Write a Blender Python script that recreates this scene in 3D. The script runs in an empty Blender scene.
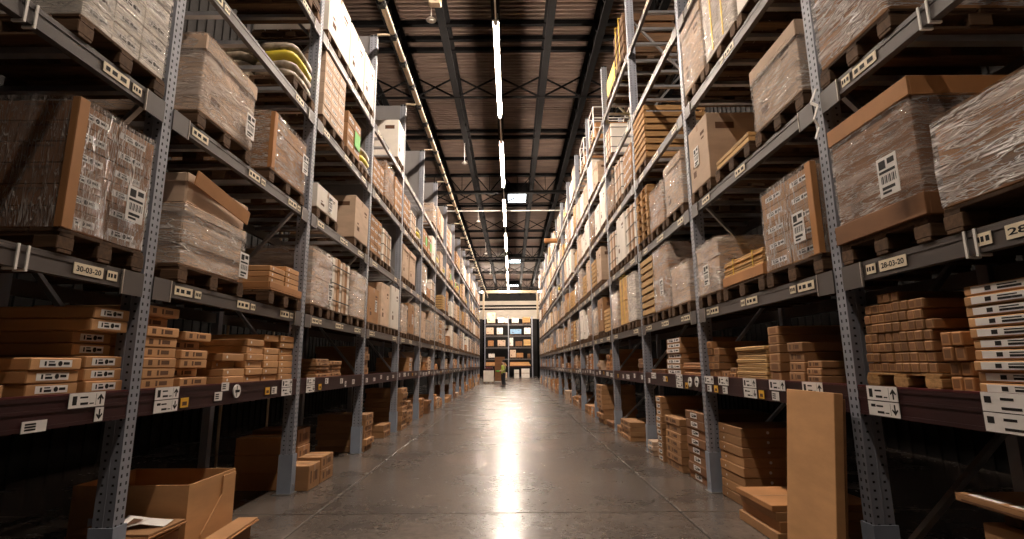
import bpy, math, random
from mathutils import Vector, Matrix, noise
PI = math.pi
rng = random.Random(11)
S = bpy.context.scene
COL = S.collection
S.view_settings.view_transform = 'Standard'
S.view_settings.look = 'None'
S.view_settings.gamma = 1.0
S.view_settings.use_curve_mapping = False
S.view_settings.exposure = 0.0
S.cycles.use_denoising = True
S.cycles.max_bounces = 8
S.cycles.transparent_max_bounces = 12
S.cycles.sample_clamp_indirect = 6.0

# ------------------------------------------------------------------ places
XL, XR = -2.61, 2.317          # aisle face of each rack
YL, YR = 3.672, 3.605          # second upright of each rack
BAY, NB = 2.8, 15
LEV = {1: 1.33, 2: 2.13, 3: 3.45, 4: 4.79, 5: 6.10, 6: 7.50}
CEIL = 11.1
SIDE = {'left': (XL, YL, PI), 'right': (XR, YR, 0.0)}
ORD = ['first', 'second', 'third', 'fourth', 'fifth', 'sixth', 'seventh', 'eighth', 'ninth', 'tenth', 'eleventh', 'twelfth',
       'thirteenth', 'fourteenth', 'fifteenth', 'sixteenth', 'seventeenth', 'eighteenth', 'nineteenth', 'twentieth']
def bayword(b): return 'nearest' if b == 0 else ORD[b]
SHELF = {0: 'floor', 1: 'red shelf', 2: 'second shelf', 3: 'third shelf', 4: 'fourth shelf', 5: 'fifth shelf', 6: 'top shelf'}

# ------------------------------------------------------------------ materials
def new_mat(name):
    m = bpy.data.materials.new(name); m.use_nodes = True
    nt = m.node_tree; bs = nt.nodes['Principled BSDF']
    return m, nt, bs
def link(nt, a, b): nt.links.new(a, b)
def coords(nt, scale=(1, 1, 1), rot=(0, 0, 0), offset_random=True):
    tc = nt.nodes.new('ShaderNodeTexCoord'); mp = nt.nodes.new('ShaderNodeMapping')
    mp.inputs['Scale'].default_value = scale; mp.inputs['Rotation'].default_value = rot
    if offset_random:
        oi = nt.nodes.new('ShaderNodeObjectInfo'); mu = nt.nodes.new('ShaderNodeVectorMath'); mu.operation = 'SCALE'
        mu.inputs[0].default_value = (13.1, 7.7, 5.3); link(nt, oi.outputs['Random'], mu.inputs['Scale'])
        ad = nt.nodes.new('ShaderNodeVectorMath'); ad.operation = 'ADD'
        link(nt, tc.outputs['Object'], ad.inputs[0]); link(nt, mu.outputs[0], ad.inputs[1]); link(nt, ad.outputs[0], mp.inputs['Vector'])
    else:
        link(nt, tc.outputs['Object'], mp.inputs['Vector'])
    return mp.outputs['Vector']
def noise_tex(nt, vec, scale, detail=4, rough=.55):
    n = nt.nodes.new('ShaderNodeTexNoise'); n.inputs['Scale'].default_value = scale
    n.inputs['Detail'].default_value = detail; n.inputs['Roughness'].default_value = rough
    link(nt, vec, n.inputs['Vector']); return n.outputs['Fac']
def ramp(nt, fac, stops):
    r = nt.nodes.new('ShaderNodeValToRGB'); e = r.color_ramp.elements
    while len(e) < len(stops): e.new(.5)
    for el, (p, c) in zip(e, stops):
        el.position = p; el.color = (c, c, c, 1) if isinstance(c, (int, float)) else (*c, 1)
    link(nt, fac, r.inputs['Fac']); return r.outputs['Color']
def bump(nt, h, bs, strength=.2, dist=.01):
    b = nt.nodes.new('ShaderNodeBump'); b.inputs['Strength'].default_value = strength; b.inputs['Distance'].default_value = dist
    link(nt, h, b.inputs['Height']); link(nt, b.outputs['Normal'], bs.inputs['Normal'])
def mottled(name, c, var=.18, scale=3., rough=.65, spec=.3, metal=0., stretch=(1, 1, 1), randv=.0, bmp=.0):
    """a surface whose own colour wanders a little around c, and from one object to the next"""
    m, nt, bs = new_mat(name)
    v = coords(nt, stretch)
    f = noise_tex(nt, v, scale)
    col = ramp(nt, f, [(.3, tuple(x * (1 - var) for x in c)), (.7, tuple(min(1, x * (1 + var)) for x in c))])
    if randv:
        oi = nt.nodes.new('ShaderNodeObjectInfo'); mr = nt.nodes.new('ShaderNodeMapRange')
        mr.inputs['To Min'].default_value = 1 - randv; mr.inputs['To Max'].default_value = 1 + randv
        link(nt, oi.outputs['Random'], mr.inputs['Value'])
        hs = nt.nodes.new('ShaderNodeHueSaturation'); link(nt, mr.outputs['Result'], hs.inputs['Value']); link(nt, col, hs.inputs['Color'])
        col = hs.outputs['Color']
    link(nt, col, bs.inputs['Base Color'])
    bs.inputs['Roughness'].default_value = rough; bs.inputs['Specular IOR Level'].default_value = spec; bs.inputs['Metallic'].default_value = metal
    if bmp: bump(nt, noise_tex(nt, v, scale * 8), bs, bmp)
    return m
M = {}
M['card'] = mottled('brown_cardboard', (.36, .192, .088), .14, 2.5, .72, .25, randv=.22, bmp=.06, stretch=(1, 1, 3))
M['card_dark'] = mottled('dark_cardboard', (.215, .102, .045), .15, 2.5, .7, .25, randv=.2, bmp=.06, stretch=(1, 1, 3))
M['card_tan'] = mottled('tan_cardboard', (.52, .285, .128), .12, 2.5, .7, .25, randv=.12, bmp=.05, stretch=(1, 1, 3))
M['card_pale'] = mottled('pale_cardboard', (.58, .42, .30), .12, 2.5, .7, .25, randv=.15, bmp=.05, stretch=(1, 1, 3))
M['card_white'] = mottled('whitish_cardboard', (.78, .72, .64), .1, 3, .6, .3, randv=.1, bmp=.05)
M['card_orange'] = mottled('orange_cardboard', (.43, .205, .08), .14, 2.5, .68, .28, randv=.15, bmp=.05)
M['seam'] = mottled('packing_tape', (.33, .18, .085), .1, 6, .35, .5)
M['wood'] = mottled('pale_pine', (.42, .24, .10), .3, 6, .75, .2, stretch=(.6, 6, 6), randv=.2, bmp=.1)
M['wood_dark'] = mottled('weathered_pallet_wood', (.10, .056, .03), .35, 6, .8, .2, stretch=(.6, 6, 6), randv=.3, bmp=.1)
M['plank'] = mottled('yellowish_plank', (.58, .36, .15), .22, 5, .7, .25, stretch=(4, .5, 4), randv=.2)
M['post'] = mottled('blue_grey_paint', (.29, .305, .35), .14, 4, .45, .5, metal=.1)
M['guard'] = mottled('pale_blue_grey_paint', (.27, .31, .38), .12, 4, .45, .5)
M['beam'] = mottled('warm_grey_paint', (.095, .083, .079), .16, 3, .45, .5, stretch=(1, .3, 1), metal=.2)
M['edge'] = mottled('bare_steel_edge', (.62, .56, .50), .1, 5, .35, .5, metal=.5)
M['red'] = mottled('maroon_paint', (.030, .008, .009), .25, 3, .45, .35)
M['red_lip'] = mottled('bright_maroon_paint', (.09, .014, .017), .2, 3, .35, .5)
M['steel'] = mottled('galvanised_steel', (.42, .42, .43), .15, 4, .35, .5, metal=.7)
M['sheet'] = mottled('grey_sheet_steel', (.26, .25, .25), .1, 1.5, .4, .5, metal=.35)
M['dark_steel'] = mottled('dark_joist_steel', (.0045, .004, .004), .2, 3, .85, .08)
M['cream'] = mottled('cream_paint', (.66, .53, .37), .1, 4, .45, .4)
M['white'] = mottled('white_paint', (.80, .77, .72), .06, 5, .4, .4)
M['label'] = mottled('label_paper', (.80, .77, .74), .06, 8, .5, .3)
M['creamlabel'] = mottled('cream_label_paper', (.85, .74, .55), .06, 8, .5, .3)
M['yellow'] = mottled('yellow_tag_paper', (.75, .42, .04), .06, 8, .5, .3)
M['yellow_paint'] = mottled('yellow_plastic', (.75, .50, .05), .1, 8, .4, .4)
M['green'] = mottled('green_print', (.13, .50, .07), .1, 6, .5, .3)
M['blue'] = mottled('blue_wrap', (.22, .38, .55), .1, 6, .5, .3)
M['ink'] = mottled('black_ink', (.014, .013, .013), .05, 5, .6, .2)
M['print'] = mottled('faded_brown_print', (.13, .065, .035), .1, 5, .7, .2)
M['rubber'] = mottled('black_band', (.02, .02, .02), .1, 5, .6, .3)
M['wallpaint'] = mottled('dark_wall_cladding', (.020, .018, .017), .2, 1, .8, .2)
M['endwall'] = mottled('cream_end_wall', (.62, .55, .46), .1, .6, .7, .3)
M['skin'] = mottled('skin', (.55, .34, .25), .05, 5, .5, .4)
M['hair'] = mottled('dark_hair', (.03, .02, .015), .1, 20, .6, .3)
M['vest'] = mottled('yellow_green_vest_cloth', (.50, .60, .12), .1, 9, .8, .2)
M['shirt'] = mottled('olive_shirt_cloth', (.34, .36, .16), .1, 9, .8, .2)
M['trousers'] = mottled('dark_trouser_cloth', (.03, .032, .04), .1, 9, .8, .2)
M['concrete_gap'] = mottled('joint_filler', (.03, .026, .022), .1, 5, .9, .1)
M['sack'] = mottled('printed_sack_plastic', (.36, .30, .22), .6, 9, .35, .5, randv=.1)
M['sack_yellow'] = mottled('yellow_sack_plastic', (.72, .58, .05), .12, 7, .35, .5)

def film(name, rot, stretch, base=.08, lines=.8, sheen=.5, width=.035, tint=(.92, .88, .85)):
    """clear stretch wrap: nearly invisible when taut, white along its wrinkles, with broad patches of sheen painted in"""
    m, nt, bs = new_mat(name)
    def math_(op, a, b=None, c=None):
        n = nt.nodes.new('ShaderNodeMath'); n.operation = op
        for i, q in enumerate((a, b, c)):
            if q is None: continue
            if isinstance(q, (int, float)): n.inputs[i].default_value = q
            else: link(nt, q, n.inputs[i])
        return n.outputs[0]
    out = None
    for k, (sc, r) in enumerate(((1.0, 0), (1.9, .22), (.6, -.15))):
        v = coords(nt, tuple(q * sc for q in stretch), (rot[0] + r, rot[1], rot[2]))
        f = noise_tex(nt, v, 2.6, 2, .5)
        d = math_('ABSOLUTE', math_('SUBTRACT', f, .5))
        ln = nt.nodes.new('ShaderNodeMapRange'); ln.inputs['From Min'].default_value = 0; ln.inputs['From Max'].default_value = width; ln.inputs['To Min'].default_value = 1; ln.inputs['To Max'].default_value = 0; ln.interpolation_type = 'SMOOTHSTEP'
        link(nt, d, ln.inputs['Value']); l = ln.outputs['Result']
        out = l if out is None else math_('MAXIMUM', out, l)
        if k == 2: last = f
    patch = ramp(nt, noise_tex(nt, coords(nt, (1.5, 2, 2)), 1.6, 3), [(.4, 0), (.65, 1)])
    lf = math_('MULTIPLY', out, math_('MULTIPLY_ADD', patch, .6 * lines, .4 * lines))
    sh = math_('MULTIPLY', ramp(nt, last, [(.48, 0), (.66, 1)]), sheen)  # sheen painted as paler, denser patches of film
    a = math_('ADD', math_('MAXIMUM', lf, sh), base)
    a2 = nt.nodes.new('ShaderNodeClamp'); link(nt, a, a2.inputs['Value'])
    bs.inputs['Base Color'].default_value = (*tint, 1); bs.inputs['Roughness'].default_value = .14
    bs.inputs['Specular IOR Level'].default_value = 1.0
    bump(nt, math_('ADD', out, last), bs, .9, .03)
    link(nt, a2.outputs[0], bs.inputs['Alpha'])
    return m
M['film_v'] = film('stretch_wrap_vertical_wrinkles', (0, 0, 0), (9, 9, 1.2), .08, .8, .25, .03, (.80, .74, .69))
M['film_h'] = film('stretch_wrap_slanted_wrinkles', (.35, 0, 0), (1.5, 1.2, 9), .08, .85, .35, .035, (.82, .76, .71))
M['foil'] = film('heavy_stretch_wrap', (.5, 0, 0), (1.5, 1.3, 9), .14, .95, .5, .05, (.88, .85, .84))
M['film_soft'] = film('milky_stretch_wrap', (.12, 0, 0), (.9, 1.2, 5.5), .20, .5, .45, .04, (.82, .74, .68))

def concrete():
    m, nt, bs = new_mat('polished_concrete')
    v = coords(nt, offset_random=False)
    f = noise_tex(nt, v, .8, 6, .58); g = noise_tex(nt, v, 14, 5, .65)
    mx = nt.nodes.new('ShaderNodeMix'); mx.data_type = 'FLOAT'; mx.inputs[0].default_value = .28
    link(nt, f, mx.inputs[2]); link(nt, g, mx.inputs[3])
    link(nt, ramp(nt, mx.outputs[0], [(.36, (.052, .042, .036)), (.5, (.10, .083, .071)), (.64, (.17, .143, .124))]), bs.inputs['Base Color'])
    link(nt, ramp(nt, mx.outputs[0], [(.36, .31), (.64, .19)]), bs.inputs['Roughness'])
    bs.inputs['Specular IOR Level'].default_value = .42
    return m
M['concrete'] = concrete()
M['deck'] = mottled('brown_roof_deck', (.13, .092, .074), .3, 1.2, .5, .3, stretch=(.6, 6, 1), metal=.2)
def lamp(name, c, s):
    m, nt, bs = new_mat(name)
    bs.inputs['Base Color'].default_value = (.8, .8, .8, 1); bs.inputs['Emission Color'].default_value = (*c, 1); bs.inputs['Emission Strength'].default_value = s
    return m
M['tube'] = lamp('lit_lamp_tube', (1, .84, .70), 420)
M['sky'] = lamp('daylit_skylight_pane', (.80, .92, 1), 2.6)

# ------------------------------------------------------------------ mesh builder
class MB:
    def __init__(s): s.v, s.f, s.m, s.mats, s.sm = [], [], [], [], []
    def mi(s, mat):
        if mat not in s.mats: s.mats.append(mat)
        return s.mats.index(mat)
    def add(s, vs, fs, mat, smooth=False):
        b = len(s.v); k = s.mi(mat); s.v += [tuple(q) for q in vs]
        for f in fs: s.f.append(tuple(b + i for i in f)); s.m.append(k); s.sm.append(smooth)
    def box(s, a, b, mat, T=None):
        (x0, y0, z0), (x1, y1, z1) = a, b
        vs = [(x0, y0, z0), (x1, y0, z0), (x1, y1, z0), (x0, y1, z0), (x0, y0, z1), (x1, y0, z1), (x1, y1, z1), (x0, y1, z1)]
        if T: vs = [T @ Vector(q) for q in vs]
        s.add(vs, [(0, 3, 2, 1), (4, 5, 6, 7), (0, 1, 5, 4), (1, 2, 6, 5), (2, 3, 7, 6), (3, 0, 4, 7)], mat)
    def rbox(s, a, b, mat, r=.006, T=None):
        """box with chamfered edges"""
        (x0, y0, z0), (x1, y1, z1) = a, b
        r = min(r, (x1 - x0) * .4, (y1 - y0) * .4, (z1 - z0) * .4)
        vs, idx = [], {}
        for i, (X, sx) in enumerate(((x0, 1), (x1, -1))):
            for j, (Y, sy) in enumerate(((y0, 1), (y1, -1))):
                for k, (Z, sz) in enumerate(((z0, 1), (z1, -1))):
                    for ax in range(3):
                        p = [X + sx * r, Y + sy * r, Z + sz * r]; p[ax] = (X, Y, Z)[ax]
                        idx[i, j, k, ax] = len(vs); vs.append(tuple(p))
        I = lambda i, j, k, ax: idx[i, j, k, ax]
        fs = []
        for i in (0, 1):
            q = [I(i, 0, 0, 0), I(i, 1, 0, 0), I(i, 1, 1, 0), I(i, 0, 1, 0)]; fs.append(q if i else q[::-1])
            q = [I(0, i, 0, 1), I(0, i, 1, 1), I(1, i, 1, 1), I(1, i, 0, 1)]; fs.append(q if i else q[::-1])
            q = [I(0, 0, i, 2), I(1, 0, i, 2), I(1, 1, i, 2), I(0, 1, i, 2)]; fs.append(q if i else q[::-1])
        for i in (0, 1):
            for j in (0, 1):
                for a3, (e0, e1) in (((0, 1), ((i, j, 0), (i, j, 1))), ((0, 2), ((i, 0, j), (i, 1, j))), ((1, 2), ((0, i, j), (1, i, j)))):
                    q = [I(*e0, a3[0]), I(*e1, a3[0]), I(*e1, a3[1]), I(*e0, a3[1])]; fs.append(q)
        for i in (0, 1):
            for j in (0, 1):
                for k in (0, 1): fs.append([I(i, j, k, 0), I(i, j, k, 1), I(i, j, k, 2)])
        c = Vector(((x0 + x1) / 2, (y0 + y1) / 2, (z0 + z1) / 2)); V = [Vector(q) for q in vs]; out = []
        for q in fs:
            n = (V[q[1]] - V[q[0]]).cross(V[q[2]] - V[q[0]]); o = sum((V[w] for w in q), Vector()) / len(q) - c
            out.append(q if n.dot(o) > 0 else q[::-1])
        if T: vs = [T @ q for q in V]
        s.add(vs, out, mat)
    def tube(s, a, b, r, mat, n=8, r2=None, smooth=True):
        a, b = Vector(a), Vector(b); d = (b - a).normalized()
        u = d.cross(Vector((0, 0, 1)) if abs(d.z) < .9 else Vector((1, 0, 0))).normalized(); w = d.cross(u); r2 = r if r2 is None else r2
        vs = [a + r * (math.cos(t) * u + math.sin(t) * w) for t in (2 * PI * i / n for i in range(n))]
        vs += [b + r2 * (math.cos(t) * u + math.sin(t) * w) for t in (2 * PI * i / n for i in range(n))]
        s.add(vs, [(i, (i + 1) % n, n + (i + 1) % n, n + i) for i in range(n)], mat, smooth)
        s.add(vs, [tuple(range(n))[::-1], tuple(range(n, 2 * n))], mat)
    def bar(s, a, b, w, h, mat, up=(0, 0, 1)):
        a, b = Vector(a), Vector(b); d = (b - a); L = d.length; d.normalize(); up = Vector(up)
        if abs(d.dot(up)) > .95: up = Vector((0, 1, 0))
        sx = d.cross(up).normalized(); uz = sx.cross(d)
        T = Matrix((( d.x, sx.x, uz.x, a.x), (d.y, sx.y, uz.y, a.y), (d.z, sx.z, uz.z, a.z), (0, 0, 0, 1)))
        s.box((0, -w / 2, -h / 2), (L, w / 2, h / 2), mat, T)
    def build(s, name, parent=None, loc=None, rz=None):
        me = bpy.data.meshes.new(name); me.from_pydata(s.v, [], s.f)
        for k in s.mats: me.materials.append(M[k])
        me.polygons.foreach_set('material_index', s.m); me.polygons.foreach_set('use_smooth', s.sm); me.update()
        o = bpy.data.objects.new(name, me); COL.objects.link(o)
        if parent is not None: o.parent = parent
        if loc is not None: o.location = loc
        if rz is not None: o.rotation_euler = (0, 0, rz)
        return o
def empty(name, loc=(0, 0, 0), rz=0.0):
    o = bpy.data.objects.new(name, None); COL.objects.link(o); o.location = loc; o.rotation_euler = (0, 0, rz); o.empty_display_size = .2
    return o
def tag(o, label, cat, group=None):
    o['label'] = label; o['category'] = cat
    if group: o['group'] = group
    return o
def struct(o): o['kind'] = 'structure'; return o
KIDS = {}
def dup(src, parent=None):
    """a copy of a thing with copies of its parts and their sub-parts; mesh data shared"""
    c = src.copy(); COL.objects.link(c); c.parent = parent
    for k in ('label', 'category', 'group'):
        if k in c and parent is None: del c[k]
    if src.name not in KIDS: KIDS[src.name] = [(ch) for ch in src.children]
    for ch in KIDS[src.name]: dup(ch, c)
    return c

_txt = {}
def text_geo(t):
    if t not in _txt:
        cu = bpy.data.curves.new('lettering', 'FONT'); cu.body = t; cu.size = 1; cu.offset = .022; cu.align_x = 'CENTER'; cu.align_y = 'CENTER'
        ob = bpy.data.objects.new('lettering', cu); COL.objects.link(ob)
        dg = bpy.context.evaluated_depsgraph_get(); dg.update()
        me = bpy.data.meshes.new_from_object(ob.evaluated_get(dg))
        vs = [v.co.copy() for v in me.vertices]; fs = [tuple(p.vertices) for p in me.polygons]
        bpy.data.objects.remove(ob); bpy.data.curves.remove(cu); bpy.data.meshes.remove(me)
        w = max(v.x for v in vs) - min(v.x for v in vs); h = max(v.y for v in vs) - min(v.y for v in vs)
        cx = (max(v.x for v in vs) + min(v.x for v in vs)) / 2; cy = (max(v.y for v in vs) + min(v.y for v in vs)) / 2
        _txt[t] = ([((v.x - cx) / w, (v.y - cy) / h) for v in vs], fs)
    return _txt[t]
# flat marks on a face x = x0 that looks to -x (reading direction: local -y)
def put_text(mb, t, x0, yc, zc, w, h, mat):
    vs, fs = text_geo(t)
    mb.add([(x0, yc - a * w, zc + b * h) for a, b in vs], [f for f in fs], mat)
def mark(mb, x0, y0, y1, z0, z1, mat):
    mb.add([(x0, y1, z0), (x0, y0, z0), (x0, y0, z1), (x0, y1, z1)], [(0, 1, 2, 3)], mat)
def arrow(mb, x0, yc, zc, s, mat, up=1):
    pts = [(-.1, -.5), (.1, -.5), (.1, .1), (.3, -.1), (.42, .03), (0, .5), (-.42, .03), (-.3, -.1), (-.1, .1)]
    mb.add([(x0, yc - a * s, zc + up * b * s) for a, b in pts], [(0, 1, 2, 8), (8, 2, 5), (2, 3, 4, 5), (5, 6, 7, 8)], mat)
def disc(mb, x0, yc, zc, r, mat, n=12):
    mb.add([(x0, yc - r * math.cos(2 * PI * i / n), zc + r * math.sin(2 * PI * i / n)) for i in range(n)], [tuple(range(n))], mat)

# ------------------------------------------------------------------ the building
def room():
    mb = MB()
    xs = [-6.6, -2.0, 1.7, 6.6]; ys = [-6.5, 5.6, 11.7, 17.8, 23.9, 30, 36.1, 42.2, 48.3, 54.4, 60.5, 66]
    for i in range(3):
        for j in range(len(ys) - 1):
            mb.rbox((xs[i] + .009, ys[j] + .009, -.2), (xs[i + 1] - .009, ys[j + 1] - .009, 0), 'concrete', .008)
    mb.box((-6.6, -6.5, -.25), (6.6, 66, -.012), 'concrete_gap')
    struct(mb.build('floor'))
    for nm, a, b, mt in (('wall_left', (-6.8, -6.7, -.25), (-6.6, 66.2, CEIL + .3), 'wallpaint'), ('wall_right', (6.6, -6.7, -.25), (6.8, 66.2, CEIL + .3), 'wallpaint'),
                         ('wall_near', (-6.6, -6.7, -.25), (6.6, -6.5, CEIL + .3), 'wallpaint')):
        mb = MB(); mb.box(a, b, mt)
        if 'left' in nm or 'right' in nm:
            x = -6.6 if 'left' in nm else 6.6; sg = 1 if x < 0 else -1
            for k in range(0, 240): mb.box((min(x, x + sg * .03), -6.4 + k * .3, 0), (max(x, x + sg * .03), -6.25 + k * .3, CEIL), mt)
        struct(mb.build(nm))
    mb = MB(); mb.box((-6.6, 66, -.25), (6.6, 66.2, 7.2), 'wallpaint'); mb.box((-6.6, 66, 7.2), (6.6, 66.2, 9.5), 'endwall'); mb.box((-6.6, 66, 9.5), (6.6, 66.2, CEIL + .3), 'wallpaint')
    for z in (8.35, 8.75): mb.box((-6.6, 65.9, z), (6.6, 65.998, z + .22), 'dark_steel')
    struct(mb.build('wall_far'))
    # corrugated roof deck, ribs across the aisle
    mb = MB(); vs, fs = [], []; y = -6.5; n = 0; prof = []
    while y < 66:
        prof += [(y, CEIL), (y + .055, CEIL), (y + .075, CEIL + .09), (y + .15, CEIL + .09)]; y += .17
    prof.append((66, CEIL))
    for yy, zz in prof: vs += [(-6.6, yy, zz), (6.6, yy, zz)]
    for i in range(len(prof) - 1): fs.append((2 * i, 2 * i + 2, 2 * i + 3, 2 * i + 1))
    mb.add(vs, fs, 'deck'); mb.box((-6.6, -6.5, CEIL + .12), (6.6, 66, CEIL + .3), 'dark_steel')
    struct(mb.build('ceiling'))
    # joists along the aisle
    zb, zt = 10.28, CEIL - .03
    for x in (-6.0, -4.6, -3.18, -1.77, -.36, 1.08, 2.48, 3.9, 5.3):
        mb = MB()
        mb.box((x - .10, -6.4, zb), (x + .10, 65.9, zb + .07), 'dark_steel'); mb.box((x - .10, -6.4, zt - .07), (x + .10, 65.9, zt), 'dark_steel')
        y = -6.4; k = 0
        while y < 65:
            a, b = ((x, y, zb + .05), (x, y + .6, zt - .05)); 
            if k % 2: a, b = ((x, y, zt - .05), (x, y + .6, zb + .05))
            mb.bar(a, b, .04, .04, 'dark_steel'); y += .6; k += 1
        struct(mb.build('roof_joist'))
    # deep girders across the aisle
    for y in (8.7, 25.2, 41.7, 58.2):
        mb = MB()
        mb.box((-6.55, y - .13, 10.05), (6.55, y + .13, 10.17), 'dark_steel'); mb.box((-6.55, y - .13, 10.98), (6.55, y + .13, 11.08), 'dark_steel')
        x = -6.0
        js = [-6.0, -4.6, -3.18, -1.77, -.36, 1.08, 2.48, 3.9, 5.3]
        for i in range(len(js) - 1):
            mid = (js[i] + js[i + 1]) / 2
            mb.bar((js[i], y, 11), (mid, y, 10.12), .05, .05, 'dark_steel'); mb.bar((mid, y, 10.12), (js[i + 1], y, 11), .05, .05, 'dark_steel')
            mb.bar((mid, y, 10.12), (mid, y, 11), .03, .03, 'dark_steel')
        struct(mb.build('roof_girder'))
    for y in (16.0, 27.6, 33.4, 44.2, 50.2):
        mb = MB(); js = [-6.0, -4.6, -3.18, -1.77, -.36, 1.08, 2.48, 3.9, 5.3]
        mb.box((-6.5, y - .03, zb - .02), (6.5, y + .03, zb + .04), 'dark_steel')
        for i in range(len(js) - 1):
            a, b = js[i] + .1, js[i + 1] - .1
            mb.bar((a, y - .03, zb + .05), (b, y - .03, zt - .08), .04, .05, 'dark_steel'); mb.bar((a, y + .03, zt - .08), (b, y + .03, zb + .05), .04, .05, 'dark_steel')
        struct(mb.build('joist_bracing'))
    for i, y in enumerate((10.2, 13.2, 13.9, 14.45, 20.1, 20.7, 23.0, 30.4, 36.5, 38.6, 47.2, 53.5)):
        mb = MB(); mb.box((-6.55, y - .06, CEIL - .14), (6.55, y + .06, CEIL - .01), 'dark_steel'); struct(mb.build('roof_purlin'))
    # skylights
    for i, (y0, y1) in enumerate(((26.5, 28.6), (44.6, 46.6), (59.2, 61.6))):
        fr = MB(); x0, x1 = -.22, .94
        for a, b in (((x0, y0, 10.56), (x1, y0 + .08, CEIL - .02)), ((x0, y1 - .08, 10.56), (x1, y1, CEIL - .02)), ((x0, y0 + .08, 10.56), (x0 + .08, y1 - .08, CEIL - .02)), ((x1 - .08, y0 + .08, 10.56), (x1, y1 - .08, CEIL - .02))): fr.box(a, b, 'dark_steel')
        fr.box((.35, y0 + .08, 10.58), (.38, y1 - .08, 10.61), 'dark_steel')
        w = struct(fr.build('window_%d' % (i + 1)))
        pn = MB(); pn.rbox((x0 + .082, y0 + .082, 10.62), (x1 - .082, y1 - .082, 10.66), 'sky', .005); p = pn.build('pane', w)
room()

def lights():
    for i, x in enumerate((-3.2, 0.1, 3.4)):  # unseen lamps added behind the cream beam to brighten the far end
        r = empty('strip_light', (x, 57.2, 9.44), PI / 2)
        mb = MB(); mb.rbox((-.045, -1.5, .055), (.045, 1.5, .115), 'white', .008); mb.build('housing', r)
        mb = MB(); mb.tube((0, -1.45, 0), (0, 1.45, 0), .052, 'tube', 12); mb.build('lamp_tube', r)
        for sy in (-1, 1):
            mb = MB(); mb.tube((0, sy * 1.2, .115), (0, sy * 1.2, .835), .006, 'steel', 6); mb.build('hanger', r)
        tag(r, 'added strip light, unseen behind the cream beam, brightening the far end, %s of three' % ('left', 'middle', 'right')[i], 'ceiling light', 'added strip lights behind the cream beam')
    zl, xl = 9.62, -.33
    n = 0
    for i in range(-2, 7):
        y0 = 11.3 + 6.88 * i if i > -2 else .3; y1 = y0 + (4.75 if i > -2 else 2.0)
        r = empty('strip_light', (xl, (y0 + y1) / 2, zl)); L = (y1 - y0) / 2
        mb = MB(); mb.rbox((-.074, -L - .05, .056), (.074, L + .05, .10), 'white', .008); mb.build('housing', r)
        mb = MB(); mb.tube((0, -L, 0), (0, L, 0), .042, 'tube', 12); mb.build('lamp_tube', r)
        for sy in (-1, 1):
            mb = MB(); mb.tube((0, sy * L, 0), (0, sy * (L + .05), 0), .055, 'white', 12); mb.build('end_cap', r)
            mb = MB(); mb.tube((.034, sy * L * .8, .115), (.034, sy * L * .8, 10.28 - zl - .003), .006, 'steel', 6); mb.build('hanger', r)
        where = ['hidden above the camera, behind the viewer'] * 2 + ['nearest', 'second', 'third', 'fourth', 'fifth', 'sixth', 'farthest']
        w = where[i + 2]
        if i < 0: tag(r, 'warm white ceiling strip light over the aisle, ' + ('just behind the picture' if i == -1 else 'farther behind the picture'), 'ceiling light', 'strip lights over the aisle')
        else: tag(r, 'warm white ceiling strip light, %s of the lit line over the aisle' % w, 'ceiling light', 'strip lights over the aisle')
    mb = MB(); y = 11.3 + 6.88 * -2
    mb.rbox((xl - .018, -2.4, zl + .118), (xl + .018, 58.5, zl + .15), 'white', .004)
    tag(mb.build('light_track'), 'thin white conduit carrying the line of strip lights down the aisle', 'conduit')
    # cream rail with dark clamps along the left rack
    r = empty('overhead_duct', (-2.27, 25, 7.86))
    mb = MB(); mb.tube((0, -21, 0), (0, 24.5, 0), .062, 'cream', 14); mb.build('duct', r)
    y = -20.6
    k = 0
    while y < 24:
        mb = MB(); mb.tube((0, y, 0), (0, y + .16, 0), .068, 'rubber', 12); mb.box((-.05, y + .02, -.10), (.05, y + .14, -.066), 'rubber'); mb.build('clamp', r); y += .933
    for f in range(1, NB + 1):
        mb = MB(); yy = YL + BAY * (f - 1) - 25; mb.tube((-.35, yy, .085), (-.0, yy, .085), .022, 'cream', 8); mb.tube((0, yy - .012, .085), (0, yy - .011, .03), .02, 'cream', 6); mb.build('bracket_arm', r)
    tag(r, 'long cream overhead duct with dark clamps running along the left rack', 'duct')
    mb = MB(); mb.rbox((-3.05, 54.9, 9.0), (2.9, 55.15, 9.3), 'cream', .03); mb.box((-3.05, 54.92, 6.2), (-2.85, 55.13, 9.0), 'cream'); mb.box((2.7, 54.92, 6.2), (2.9, 55.13, 9.0), 'cream')
    mb.box((-3.05, 54.92, 0), (-2.85, 55.13, 6.2), 'dark_steel'); mb.box((2.7, 54.92, 0), (2.9, 55.13, 6.2), 'dark_steel')
    struct(mb.build('trim_1'))
    mb = MB(); mb.tube((-6.5, 28.7, 10.2), (6.5, 28.7, 10.2), .03, 'white', 8); tag(mb.build('ceiling_pipe'), 'thin white pipe crossing under the roof just beyond the nearest skylight', 'pipe')
    # ceiling sensors hanging on rods
    for i, y in enumerate((10.85, 19.6, 28.2, 36.8, 45.3)):
        zt = 10.276
        r = empty('ceiling_sensor', (-1.83, y, 9.45))
        mb = MB(); mb.tube((0, 0, .03), (0, 0, zt - 9.45), .008, 'white', 6); mb.build('rod', r)
        mb = MB(); mb.tube((0, 0, -.03), (0, 0, .035), .12, 'white', 16, .05); mb.tube((0, 0, -.06), (0, 0, -.03), .05, 'white', 12); mb.build('dome', r)
        tag(r, 'white disc sensor hanging on a thin rod, %s along the left ceiling joist' % ['nearest', 'second', 'third', 'fourth', 'farthest'][i], 'sensor', 'hanging ceiling sensors')
    r = empty('ceiling_speaker', (-1.70, 10.6, 9.62))
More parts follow.
